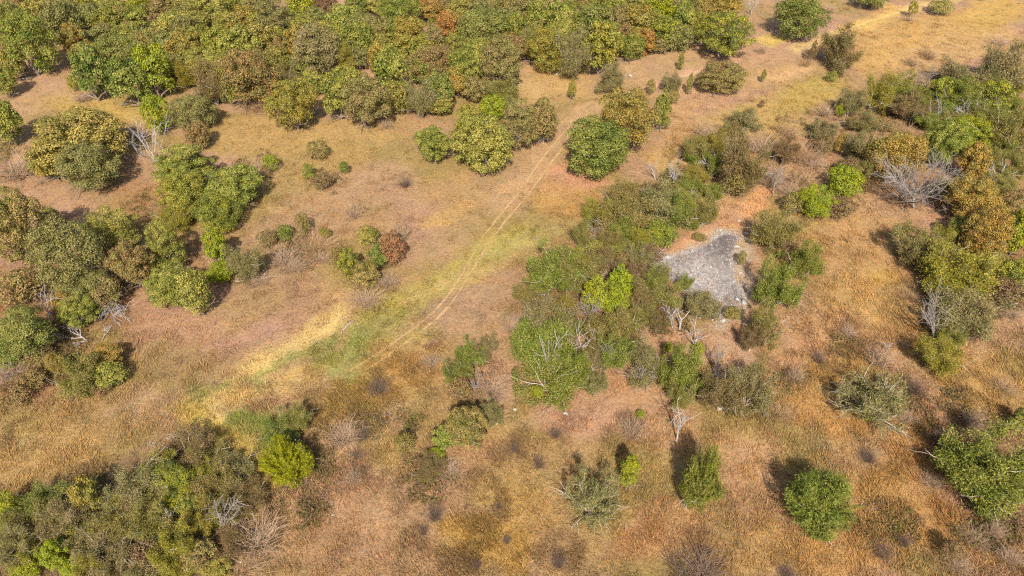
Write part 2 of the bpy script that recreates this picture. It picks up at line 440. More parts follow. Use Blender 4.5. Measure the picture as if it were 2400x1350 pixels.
# ------------------------------------------------------------------ the plants: kind, leaf colour, centre and size of the crown in photo pixels, label
PLANTS = {}
PLANTS['oaks of the wood along the top'] = [
 ('oak', 'green', 64, 102, 108, 128, 'broad green oak with a pale top beside the grassy inlet of the wood'),
 ('oak', 'deep', 14, 55, 48, 70, 'dark green oak cut by the edge at the top corner above the inlet'),
 ('oak', 'rust', 42, 18, 66, 48, 'thin rusty oak in the corner behind the broad pale-topped oak'),
 ('oak', 'olive', 98, 28, 72, 62, 'light olive oak directly behind the broad pale-topped oak'),
 ('oak', 'sage', 142, 52, 76, 80, 'sage green oak standing over the dark leaning trunks by the inlet'),
 ('oak', 'gold', 176, 98, 54, 72, 'small gold and green oak on dark leaning trunks by the inlet'),
 ('oak', 'sage', 222, 42, 66, 60, 'grey-green oak between the sage oak and the rusty clump'),
 ('oak', 'rust', 284, 46, 56, 50, 'small rusty orange crown deep in the wood behind the deep green oak'),
 ('oak', 'rust', 250, 84, 52, 48, 'faded rust crown just behind the deep green oak'),
 ('oak', 'lime', 330, 8, 62, 40, 'bright yellow-green crown on the top edge behind the small rusty crown'),
 ('oak', 'tan', 376, 24, 64, 54, 'brownish tan crown beside the bright yellow-green crown at the top edge'),
 ('oak', 'olive', 404, 66, 74, 64, 'plain olive crown in front of the brownish tan crown'),
 ('oak', 'mixrust', 440, 34, 60, 54, 'olive crown with brown tips next to a dark hole near the top edge'),
 ('oak', 'deep', 214, 172, 76, 124, 'large deep green oak reaching the ground at the inlet of the wood'),
 ('oak', 'bluegreen', 286, 138, 92, 96, 'bluish green oak rising behind the large deep green oak'),
 ('oak', 'deep', 306, 192, 84, 100, 'dark green oak with lifted skirt showing trunks beneath it'),
 ('oak', 'lime', 362, 168, 74, 108, 'bright lime-green oak branch mass beside the dark skirted oak'),
 ('oak', 'gold', 430, 112, 74, 72, 'gold-flecked olive oak behind the thin yellowish sapling'),
 ('oak', 'sage', 436, 76, 62, 58, 'pale sage crown behind the gold-flecked olive oak'),
 ('mesq', 'mesqyellow', 428, 166, 62, 66, 'thin blurry yellow-olive sapling between the lime oak and the brown see-through tree'),
 ('mesq', 'brown', 254, 158, 40, 92, 'brownish feathery sapling growing in front of the deep green oak'),
 ('oak', 'olive', 486, 22, 76, 62, 'olive crown at the top edge just past the dark hole'),
 ('oak', 'green', 538, 8, 64, 44, 'green crown touching the top edge behind the gold crown'),
 ('oak', 'tan', 606, 10, 66, 46, 'tan and olive crown touching the top edge beside a bright lime crown'),
 ('oak', 'gold', 574, 56, 72, 66, 'golden olive crown in the second row of the wood'),
 ('oak', 'sage', 644, 52, 86, 84, 'large dull sage crown in front of the bright lime crown'),
 ('oak', 'lime', 712, 12, 74, 62, 'brightest lime-green crown at the top edge of the wood'),
 ('oak', 'redbrown', 764, 16, 52, 56, 'dark red-brown crown at the top edge beside the brightest lime crown'),
 ('oak', 'sage', 742, 52, 56, 54, 'greyish olive crown below the dark red-brown crown'),
 ('oak', 'green', 808, 54, 76, 70, 'fresh green crown beside the pale gap at the top of the wood'),
 ('oak', 'deep', 846, 10, 60, 42, 'deep green crown on the top edge behind the fresh green crown'),
 ('oak', 'green', 470, 96, 66, 64, 'mottled green and gold crown in the middle of the wood'),
 ('oak', 'yolive', 516, 104, 68, 74, 'yellow-olive crown in the middle of the wood below the golden crown'),
 ('oak', 'olive', 560, 112, 78, 84, 'tall olive crown just behind the brown-topped front oak'),
 ('oak', 'olive', 612, 100, 70, 80, 'rounded olive crown between the tall olive crown and a rusty gap'),
 ('oak', 'rust', 656, 122, 46, 56, 'rusty thin crown over a dark gap in the middle of the wood'),
 ('oak', 'gold', 698, 104, 68, 82, 'gold-tinted olive crown behind the wide grey-green oak'),
 ('oak', 'mesqgrey', 746, 120, 106, 106, 'wide grey-green oak with bare ground beneath its front'),
 ('mesq', 'mesqyellow', 806, 140, 40, 62, 'thin olive sapling at the side of the wide grey-green oak'),
 ('oak', 'green', 838, 98, 74, 74, 'green oak on visible pale trunks above the earth gap'),
 ('oak', 'tan', 884, 74, 62, 62, 'tan crown behind the gold-topped front oak'),
 ('mesq', 'tan', 492, 186, 62, 108, 'brown see-through tree with grey twigs at the front of the wood'),
 ('oak', 'mixrust', 586, 186, 116, 118, 'large front oak, green below and brown above, behind the forked white trunk'),
 ('oak', 'green', 546, 196, 60, 96, 'green side of the front row next to the brown see-through tree'),
 ('oak', 'yolive', 687, 246, 106, 104, 'rounded yellow-olive oak standing alone in front of the wood'),
 ('mesq', 'mesqgrey', 668, 180, 42, 52, 'thin grey-olive shrub behind the rounded yellow-olive oak'),
 ('oak', 'green', 788, 226, 66, 126, 'tall green oak at the front edge beside a bare slope'),
 ('oak', 'olive', 812, 190, 66, 62, 'olive crown perched behind the tall green front oak'),
 ('oak', 'tan', 858, 240, 100, 108, 'dull brown-olive oak at the front edge beside the tall green oak'),
 ('oak', 'amber', 890, 138, 50, 54, 'golden orange top above the green gold-topped front oak'),
 ('oak', 'green', 916, 182, 82, 112, 'green front oak under a golden orange top'),
 ('oak', 'green', 934, 30, 88, 84, 'large fresh green crown at the top edge beside the small clearing'),
 ('oak', 'amber', 1004, 24, 64, 46, 'amber crown with dark trunks at the back of the small clearing'),
 ('oak', 'olive', 1090, 20, 84, 58, 'light olive crown at the top edge above the big sage-green oak'),
 ('oak', 'gold', 962, 76, 68, 66, 'gold and olive crown along the side of the small clearing'),
 ('oak', 'gold', 950, 122, 72, 68, 'golden olive oak below the small clearing with dark shade beside it'),
 ('bush', 'green', 1016, 62, 26, 36, 'small round green bush in the small clearing inside the wood'),
 ('oak', 'tan', 1012, 104, 62, 62, 'tan olive crown at the foot of the small clearing'),
 ('oak', 'amber', 1054, 62, 58, 62, 'dark amber crown between the small clearing and the big sage-green oak'),
 ('oak', 'bluegreen', 1136, 76, 112, 88, 'big sage-green oak in the middle of the wood'),
 ('oak', 'russet', 1096, 110, 40, 34, 'small pinkish russet crown in front of the big sage-green oak'),
 ('oak', 'rust', 1014, 150, 100, 82, 'wide rusty tan oak in the front row above the columnar green oak'),
 ('oak', 'green', 1094, 158, 86, 96, 'light green front oak next to the wide rusty tan oak'),
 ('oak', 'tan', 1166, 152, 108, 104, 'wide brownish front oak at the edge of the straw clearing'),
 ('oak', 'rust', 1208, 112, 58, 58, 'pinkish brown crown behind the wide brownish front oak'),
 ('oak', 'tan', 1226, 26, 54, 66, 'pale tan see-through crown with a dark stem near the top edge'),
 ('oak', 'green', 1206, 70, 50, 82, 'narrow dark olive crown beside the big sage-green oak'),
 ('mesq', 'tan', 1244, 94, 44, 66, 'pale half-bare crown between the narrow dark olive crown and green crowns'),
 ('oak', 'green', 1272, 44, 72, 84, 'tall green crown above the olive-gold front oak'),
 ('oak', 'yolive', 1288, 116, 98, 88, 'olive-gold front oak at the back of the straw clearing'),
 ('oak', 'olive', 1332, 60, 60, 60, 'muted olive crown behind the grey see-through tree'),
 ('mesq', 'mesqgrey', 1344, 122, 62, 100, 'grey-green see-through tree with a pale trunk at the straw clearing'),
 ('oak', 'olive', 926, 232, 70, 66, 'low olive oak at the front edge below the green gold-topped oak'),
 ('oak', 'bluegreen', 1030, 212, 58, 88, 'columnar blue-green oak at the front edge of the wood'),
 ('oak', 'olive', 1030, 246, 62, 44, 'low olive skirt of growth under the columnar blue-green oak'),
 ('oak', 'amber', 1072, 192, 62, 60, 'orange-brown oak on a thin dark trunk beside the columnar oak'),
 ('oak', 'tan', 1112, 212, 56, 52, 'small tan-olive oak beside the orange-brown oak'),
 ('mesq', 'mesq', 1172, 212, 72, 50, 'low grey-green shrub at the corner of the straw clearing'),
 ('mesq', 'mesqgrey', 982, 224, 58, 86, 'faded sage see-through tree between the gold-topped front oak and the columnar oak'),
 ('oak', 'green', 1344, 14, 52, 40, 'green crown at the top edge behind the muted olive crown'),
 ('oak', 'rust', 1378, 22, 54, 44, 'rust-brown crown at the top edge beside the green corner crown'),
 ('oak', 'green', 1430, 16, 74, 50, 'wide green crown at the top edge above the dark sage oak'),
 ('oak', 'bluegreen', 1390, 56, 82, 72, 'dark sage oak in the row behind the mottled gold-green oak'),
 ('oak', 'yolive', 1410, 114, 84, 104, 'mottled gold-green front oak over a pale feathery shrub'),
 ('oak', 'tan', 1448, 54, 58, 68, 'dry tan crown between the dark sage oak and the gold oaks'),
 ('oak', 'rust', 1462, 92, 42, 64, 'narrow rust-tan crown at the side of the mottled gold-green oak'),
 ('oak', 'gold', 1500, 56, 70, 74, 'golden oak in the second row near the narrow rust-tan crown'),
 ('oak', 'amber', 1504, 98, 66, 50, 'amber-gold front oak with a dark underside'),
 ('oak', 'lime', 1550, 34, 72, 72, 'lime-green oak in the second row behind the front edge'),
 ('oak', 'mixlime', 1566, 80, 64, 62, 'green front oak with yellow sprays beside the amber-gold oak'),
 ('oak', 'green', 1604, 54, 56, 78, 'narrow sage-green oak beside the lime-green second-row oak'),
 ('oak', 'gold', 1642, 32, 56, 60, 'gold-olive crown just behind the big round lime-olive oak'),
 ('oak', 'amber', 1694, 8, 76, 40, 'amber crown at the top edge beside the leafless white tree'),
 ('oak', 'tan', 1548, 104, 50, 36, 'low tan growth along the front edge beneath the green-yellow oak'),
 ('oak', 'olive', 1470, 8, 64, 40, 'pale olive crown on the top edge above the dry tan crown'),
 ('oak', 'mixrust', 1180, 8, 54, 36, 'rust-flecked crown on the top edge beside the pale tan crown'),
 ('oak', 'olive', 890, 12, 52, 44, 'small olive crown on the top edge next to the deep green one'),
 ('oak', 'tan', 1036, 12, 44, 34, 'brown crown on the top edge between amber and light olive crowns'),
 ('oak', 'yolive', 196, 12, 70, 44, 'yellowish crown on the top edge above the sage oak'),
 ('oak', 'olive', 262, 14, 64, 44, 'soft olive crown on the top edge beside a yellowish crown'),
 ('oak', 'mixrust', 350, 100, 66, 66, 'olive crown with brown tips behind a small bare grey tree'),
 ('oak', 'green', 8, 190, 46, 80, 'shaded oak cut by the photo edge beneath the inlet'),
 ('oak', 'olive', 30, 150, 54, 66, 'shaded olive oak under the broad pale-topped oak'),
]
PLANTS['oaks standing free around the meadow'] = [
 ('oak', 'mixlime', 1700, 82, 134, 106, 'big round lime-olive oak at the corner of the wood by the straw track'),
 ('oak', 'deep', 1874, 36, 124, 104, 'dense deep green oak alone near the top, cut by the edge'),
 ('oak', 'deep', 2042, -6, 76, 44, 'sliver of a dark green oak at the top edge above the straw track'),
 ('oak', 'rust', 1688, 178, 112, 74, 'low rust-brown see-through oak on pink ground below the lime-olive oak'),
 ('oak', 'gold', 1466, 284, 134, 148, 'tall gold-flecked oak beside the wheel track, rear of a pair'),
 ('oak', 'deep', 1404, 346, 164, 136, 'wide cool-green oak beside the wheel track, front of a pair'),
 ('oak', 'green', 1014, 336, 92, 94, 'round fresh green oak at the end of the meadow clump'),
 ('oak', 'lime', 1156, 256, 66, 62, 'bright lime top at the back of the meadow clump'),
 ('oak', 'yolive', 1098, 290, 70, 84, 'yellow-green oak at the back of the meadow clump'),
 ('oak', 'yolive', 1084, 334, 60, 72, 'small yellow-green oak tucked at the side of the meadow clump'),
 ('oak', 'olive', 1134, 336, 136, 136, 'largest oak of the meadow clump, mottled gold and green'),
 ('oak', 'tan', 1216, 294, 92, 112, 'dull olive-brown oak in the meadow clump beside its largest oak'),
 ('oak', 'rust', 1272, 286, 76, 102, 'rust-brown oak at the track end of the meadow clump'),
 ('oak', 'olive', 174, 328, 212, 132, 'very broad olive oak behind the white dead tree, rear of two'),
 ('oak', 'sage', 206, 394, 136, 116, 'sage and gold oak in front of the very broad olive oak'),
 ('oak', 'gold', 112, 384, 84, 80, 'gold-brown oak at the shoulder of the very broad olive oak'),
 ('oak', 'lime', 366, 270, 64, 88, 'upright yellow-green oak behind the white dead tree'),
 ('oak', 'sage', 452, 262, 104, 86, 'pale sage oak casting a dark shadow onto the meadow'),
 ('oak', 'rust', 464, 316, 58, 66, 'small rusty oak in front of the pale sage oak'),
 ('oak', 'green', 8, 286, 78, 122, 'green oak cut by the photo edge below the inlet'),
]
PLANTS['oaks and shrubs of the grove on the left'] = [
 ('oak', 'green', 430, 392, 136, 84, 'rear green oak of the grove below the white dead tree'),
 ('oak', 'yolive', 432, 452, 112, 106, 'yellow-olive oak of the grove directly below the rear green oak'),
 ('oak', 'green', 548, 440, 140, 104, 'spreading green oak of the grove casting a long dark shadow'),
 ('oak', 'mixlime', 508, 500, 104, 92, 'green oak with lime tufts at the foot of the spreading oak'),
 ('mesq', 'mesqyellow', 410, 508, 70, 62, 'thin yellowish sapling between the two parts of the grove'),
 ('oak', 'lime', 506, 580, 62, 84, 'vivid lime-green bush hanging below the spreading green oak'),
 ('oak', 'lime', 514, 640, 68, 50, 'dark lime bush beneath the vivid lime-green bush'),
 ('mesq', 'mesqgrey', 572, 610, 60, 84, 'grey-olive feathery shrub beside the dark lime bush'),
 ('oak', 'mixrust', 36, 536, 134, 184, 'tall dark oak with brown tips cut by the photo edge'),
 ('oak', 'sage', 160, 600, 150, 176, 'large sage-green oak, tallest of the grove'),
 ('oak', 'olive', 262, 540, 130, 104, 'broad olive oak at the top of the grove behind the rusty oak'),
 ('oak', 'sage', 200, 680, 120, 90, 'lower sage skirt of growth beneath the tallest grove oak'),
 ('oak', 'rust', 306, 616, 104, 126, 'rusty pink-brown oak in the middle of the grove'),
 ('oak', 'green', 386, 580, 86, 112, 'dark green oak beside the rusty pink-brown oak'),
 ('oak', 'green', 400, 672, 110, 104, 'mottled green oak at the front of the grove'),
 ('oak', 'olive', 456, 690, 84, 110, 'dull olive oak at the front corner of the grove over its shadow'),
 ('oak', 'green', 182, 728, 92, 76, 'small green oak below the tallest grove oak near fallen limbs'),
 ('bush', 'rust', 44, 676, 90, 74, 'rust-orange bush between the dark edge oak and the blue-green oak'),
 ('oak', 'bluegreen', 58, 782, 126, 122, 'blue-green oak at the photo edge below the rust-orange bush'),
 ('oak', 'bluegreen', 26, 838, 72, 50, 'small blue-green oak clinging below the larger one at the edge'),
 ('oak', 'amber', 250, 838, 76, 62, 'round golden bush on the slope below the fallen white limbs'),
 ('mesq', 'mesq', 196, 872, 84, 88, 'soft olive shrub beside the round golden bush'),
 ('bush', 'mixrust', 180, 908, 70, 54, 'green and brown bush at the lowest point of the slope'),
 ('bush', 'olive', 258, 880, 66, 60, 'dark olive bush beneath the round golden bush'),
 ('oak', 'gold', 134, 854, 44, 66, 'narrow golden shrub beside the soft olive shrub'),
 ('bush', 'rust', 92, 836, 58, 46, 'rusty undergrowth bush at the foot of the blue-green oak'),
 ('bush', 'rust', 32, 926, 72, 56, 'rusty brown bush at the photo edge under the slope'),
 ('bush', 'rust', 238, 908, 42, 34, 'small rusty bush at the toe of the slope'),
 ('bush', 'rust', 70, 892, 62, 50, 'brown-orange bush above the rusty brown edge bush'),
 ('bush', 'tan', 250, 690, 64, 70, 'brown undergrowth bush behind the white fallen crown'),
 ('bush', 'amber', 154, 716, 50, 60, 'amber undergrowth bush beside the tall white snag'),
 ('bush', 'green', 118, 510, 44, 44, 'small green bush between the dark edge oak and the tallest grove oak'),
 ('brush', 'purple', 34, 376, 96, 74, 'greyish purple leafless thicket beside the gold-brown oak'),
 ('brush', 'purple', 300, 300, 76, 44, 'purple-grey leafless thicket behind the white dead tree'),
 ('brush', 'purple', 598, 388, 70, 52, 'purple-brown leafless brush beside the spreading green oak'),
 ('bush', 'lime', 632, 384, 36, 36, 'lime bush growing out of the purple-brown brush'),
 ('bush', 'rust', 624, 402, 22, 22, 'tiny pink-red bush at the foot of the lime bush'),
 ('brush', 'brown', 380, 486, 60, 60, 'brown leafless brush between the two parts of the grove'),
 ('brush', 'purple', 28, 872, 78, 64, 'grey leafless tangle at the edge below the blue-green oaks'),
]
PLANTS['small bushes on the meadow slope'] = [
 ('bush', 'mixrust', 745, 352, 44, 42, 'round orange-tipped bush alone on the meadow'),
 ('bush', 'green', 722, 404, 28, 34, 'small grey-green bush below the round orange-tipped bush'),
 ('bush', 'deep', 806, 394, 24, 28, 'small dark green bush alone on the pink part of the meadow'),
 ('bush', 'brown', 756, 424, 42, 40, 'faint brown-olive bush between two small green bushes'),
 ('bush', 'mesq', 710, 526, 30, 52, 'upright olive bush on the slope beside the grove shadow'),
 ('bush', 'deep', 666, 546, 42, 30, 'flat dark green bush on the slope'),
 ('bush', 'yolive', 762, 546, 26, 24, 'tiny yellow-green bush on the slope beside purple brush'),
 ('bush', 'tan', 626, 560, 44, 36, 'tan-olive bush just beyond the grove shadow'),
 ('brush', 'purple', 664, 596, 74, 46, 'purple-grey brush below the flat dark green bush'),
 ('brush', 'purple', 690, 618, 40, 36, 'small grey brush at the lower end of the slope'),
 ('brush', 'brown', 738, 566, 70, 40, 'brown brush below the tiny yellow-green bush'),
 ('brush', 'purple', 598, 650, 54, 36, 'grey brush in front of the dark lime bush'),
 ('brush', 'purple', 752, 600, 40, 30, 'faint grey brush between the slope and the russet oak'),
 ('brush', 'dark', 948, 422, 30, 30, 'dark heap of twigs alone in the middle meadow'),
 ('oak', 'russet', 920, 580, 64, 78, 'coppery red oak, the only one of its colour, beside the pale gully'),
 ('oak', 'olive', 862, 552, 52, 44, 'olive shrub behind the coppery red oak'),
 ('oak', 'deep', 886, 600, 54, 58, 'dark green shrub touching the coppery red oak'),
 ('oak', 'mixlime', 816, 620, 56, 84, 'green shrub with rusty edge at the far end of the coppery oak thicket'),
 ('oak', 'mesq', 858, 644, 66, 62, 'olive-green shrub at the front of the coppery oak thicket'),
 ('brush', 'purple', 936, 536, 52, 58, 'purple-brown brush behind the coppery red oak'),
 ('brush', 'purple', 858, 694, 64, 48, 'grey-brown brush at the toe of the coppery oak thicket'),
 ('brush', 'purple', 908, 650, 46, 40, 'grey brush beside the coppery red oak facing the track'),
 ('bush', 'rust', 788, 604, 30, 44, 'rusty little bush at the outer end of the coppery oak thicket'),
 ('brush', 'purple', 826, 490, 44, 40, 'faint grey-green brush on the meadow above the coppery oak'),
 ('bush', 'yolive', 172, 196, 26, 34, 'small yellow-green bush in the grassy inlet'),
 ('brush', 'purple', 192, 224, 46, 26, 'purple-grey brush beside the small yellow-green inlet bush'),
 ('brush', 'brown', 600, 240, 60, 30, 'brown brush around the foot of the forked white trunk'),
 ('brush', 'purple', 905, 285, 30, 28, 'little brush in the grass in front of the wood'),
]
PLANTS['saplings and bushes along the upper track'] = [
 ('upr', 'yolive', 1341, 208, 26, 46, 'upright yellow-green sapling alone in the straw clearing'),
 ('mesq', 'mesqgrey', 1428, 182, 50, 58, 'pale feathery shrub in front of the mottled gold-green oak'),
 ('upr', 'mesq', 1597, 140, 18, 42, 'slim brown-green sapling in front of the wood edge'),
 ('bush', 'mesq', 1526, 206, 20, 32, 'small dark olive sapling behind the gold-flecked track oak'),
 ('mesq', 'mesqgrey', 1574, 190, 36, 44, 'thin grey-green shrub between slim saplings by the track'),
 ('upr', 'mesq', 1617, 194, 20, 54, 'slim green sapling beside the low rust-brown oak'),
 ('upr', 'mesqgreen', 1552, 252, 56, 90, 'tall bright olive shrub beside the gold-flecked track oak'),
 ('bush', 'mesq', 1578, 228, 24, 30, 'little green bush leaning on the tall bright olive shrub'),
 ('upr', 'mesq', 1790, 176, 16, 30, 'tiny sapling alone on the pink ground past the rust-brown oak'),
 ('mesq', 'brown', 1972, 112, 76, 84, 'large brown shrub with yellow top beside the straw track'),
 ('upr', 'brown', 1906, 120, 24, 50, 'dark narrow sapling near the large brown shrub'),
 ('brush', 'brown', 1890, 140, 26, 26, 'low brown brush at the foot of the dark narrow sapling'),
 ('bush', 'mesqyellow', 2140, 22, 20, 48, 'upright grassy bush on the verge of the straw track'),
 ('bush', 'mesq', 2206, 18, 48, 30, 'low dark green bush by the straw track near the top edge'),
 ('brush', 'purple', 2130, 40, 24, 16, 'purple brush at the foot of the upright grassy bush'),
 ('brush', 'brown', 2180, 118, 42, 34, 'small brown brush in the golden upper pasture'),
 ('brush', 'brown', 2140, 138, 32, 28, 'olive-brown brush below the small brown brush of the pasture'),
 ('brush', 'purple', 2345, 90, 40, 26, 'purple-grey brush near the far edge of the upper pasture'),
 ('brush', 'purple', 1788, 110, 24, 26, 'small purple brush beside the big round lime-olive oak'),
 ('brush', 'purple', 1945, 14, 30, 26, 'grey brush between the two dark green oaks at the top'),
 ('bush', 'redbrown', 1785, 245, 12, 16, 'tiny dark stump-like bush in the yellow weeds'),
 ('mesq', 'mesqgrey', 1750, 282, 60, 24, 'flat grey-green bush in the yellow weeds'),
 ('bush', 'green', 1950, 180, 24, 24, 'small green bush near the head of the hillside thicket'),
]
PLANTS['shrubs of the hillside thicket on the upper right'] = [
 ('mesq', 'mesqyellow', 2060, 214, 54, 84, 'yellow-green shrub at the head of the hillside thicket'),
 ('mesq', 'mesqgreen', 2122, 206, 70, 66, 'green feathery shrub beside the yellow-green one'),
 ('mesq', 'brown', 2140, 252, 78, 58, 'golden brown shrub below the green feathery shrub'),
 ('oak', 'mixlime', 2216, 212, 72, 62, 'dense green shrub behind the pale bare sapling'),
 ('mesq', 'mesqgreen', 2270, 224, 70, 70, 'olive-green shrub behind the two white snags'),
 ('oak', 'mixlime', 2336, 226, 76, 72, 'glossy green shrub near the edge above the olive tree'),
 ('mesq', 'mesqgrey', 2260, 172, 84, 60, 'dull sage shrub at the top of the thicket'),
 ('mesq', 'mesqgrey', 2346, 158, 96, 96, 'tall sage tree near the edge at the top of the thicket'),
 ('oak', 'yolive', 2390, 204, 36, 48, 'yellow-green tree cut by the edge beside the tall sage tree'),
 ('mesq', 'mesq', 2372, 298, 80, 118, 'tall olive tree by the edge below the glossy green shrub'),
 ('mesq', 'mesqgreen', 2350, 340, 56, 60, 'small green shrub in front of the tall olive tree'),
 ('oak', 'deep', 2218, 252, 40, 40, 'dark green shrub behind the curved white snag'),
 ('mesq', 'tan', 2300, 268, 44, 44, 'brown-gold shrub at the foot of the slanting white snag'),
 ('oak', 'amber', 2104, 366, 124, 122, 'amber oak behind the big grey leafless tree'),
 ('oak', 'green', 2216, 342, 92, 112, 'green oak between the amber oak and the lime oak'),
 ('oak', 'lime', 2272, 318, 98, 82, 'bright lime oak crowning the oak group'),
 ('oak', 'amber', 2282, 384, 66, 98, 'orange oak at the side of the lime-crowned oak group'),
 ('bush', 'amber', 1974, 338, 34, 44, 'small golden bush alone in the grey brush'),
 ('mesq', 'mesqgrey', 2026, 338, 60, 78, 'light sage shrub between the small golden bush and the amber oak'),
 ('bush', 'rust', 2074, 292, 40, 30, 'rusty little bush above the amber oak'),
 ('mesq', 'mesqgrey', 1995, 240, 48, 56, 'grey-olive shrub beside the head of the thicket'),
 ('oak', 'lime', 1970, 258, 24, 32, 'small lime shrub in front of the grey-olive shrub'),
 ('brush', 'purple', 1934, 252, 44, 36, 'grey brush on the weedy slope beside a lime shrub'),
 ('oak', 'lime', 1978, 428, 82, 74, 'upper lime-yellow bush of the pair above the open slope'),
 ('oak', 'lime', 1914, 472, 92, 74, 'lower lime-yellow bush of the pair above the open slope'),
 ('bush', 'brown', 2000, 398, 70, 50, 'olive-brown bush behind the upper lime-yellow bush'),
 ('bush', 'brown', 1970, 486, 66, 44, 'brown-gold bush below the pair of lime-yellow bushes'),
 ('bush', 'mesq', 1858, 478, 44, 46, 'dull olive bush next to the lower lime-yellow bush'),
 ('mesq', 'brown', 1738, 388, 84, 118, 'dark brown leafy tree with bare twigs amid the mid-slope brush'),
 ('bush', 'mesq', 1726, 432, 56, 56, 'olive lower half of growth beneath the dark brown leafy tree'),
 ('mesq', 'mesq', 1634, 344, 56, 60, 'thin olive shrub behind a white snag on the mid slope'),
 ('mesq', 'mesqyellow', 1676, 332, 46, 60, 'thin yellowish shrub beside the thin olive shrub'),
 ('mesq', 'mesqgreen', 1636, 366, 50, 36, 'green bush at the base of the thin olive shrub'),
 ('brush', 'purple', 1604, 356, 34, 28, 'grey brush at the edge of the mid-slope thicket'),
 ('brush', 'purple', 1786, 328, 76, 62, 'grey-purple bare shrub with a pale flat top'),
 ('brush', 'brown', 1886, 346, 62, 66, 'pinkish leafless shrub beside the grey-purple bare shrub'),
 ('brush', 'purple', 1812, 396, 54, 76, 'leaning grey leafless shrub on the mid slope'),
 ('brush', 'purple', 1912, 372, 54, 42, 'dark purple brush above the pinkish shrubs'),
 ('brush', 'brown', 1886, 408, 76, 52, 'pink-brown leafless shrub below the dark purple brush'),
 ('bush', 'brown', 1930, 340, 40, 52, 'olive-brown bush between pinkish brush and the small golden bush'),
 ('brush', 'purple', 1660, 300, 54, 40, 'faint grey brush on the orange slope above the thin olive shrub'),
 ('mesq', 'tan', 1706, 306, 46, 40, 'tan twiggy shrub above the dark brown leafy tree'),
 ('mesq', 'brown', 1842, 350, 46, 54, 'brown-olive twiggy shrub between the grey-purple and pinkish shrubs'),
 ('brush', 'purple', 1860, 440, 60, 44, 'purple-grey brush above the lower lime-yellow bush'),
 ('mesq', 'tan', 2030, 284, 60, 46, 'pale tan shrub on the open ground below the thicket head'),
 ('mesq', 'mesqgrey', 1930, 300, 54, 44, 'grey-olive weed shrub above the small golden bush'),
 ('brush', 'brown', 2120, 300, 64, 40, 'tan leafless brush behind the amber oak'),
 ('mesq', 'mesq', 2020, 400, 40, 50, 'thin olive shrub at the side of the amber oak'),
 ('mesq', 'tan', 1576, 420, 50, 50, 'tan twiggy shrub at the foot of the straight snag'),
 ('mesq', 'brown', 1532, 448, 56, 44, 'brown twiggy shrub between the wide cool-green oak and the thicket'),
 ('mesq', 'mesqgrey', 2310, 180, 60, 56, 'soft grey-green shrub beside the tall sage tree'),
 ('mesq', 'mesq', 2384, 380, 40, 56, 'olive shrub at the edge beneath the tall olive tree'),
 ('brush', 'brown', 1850, 300, 60, 40, 'tan brush at the lower edge of the yellow weeds'),
]
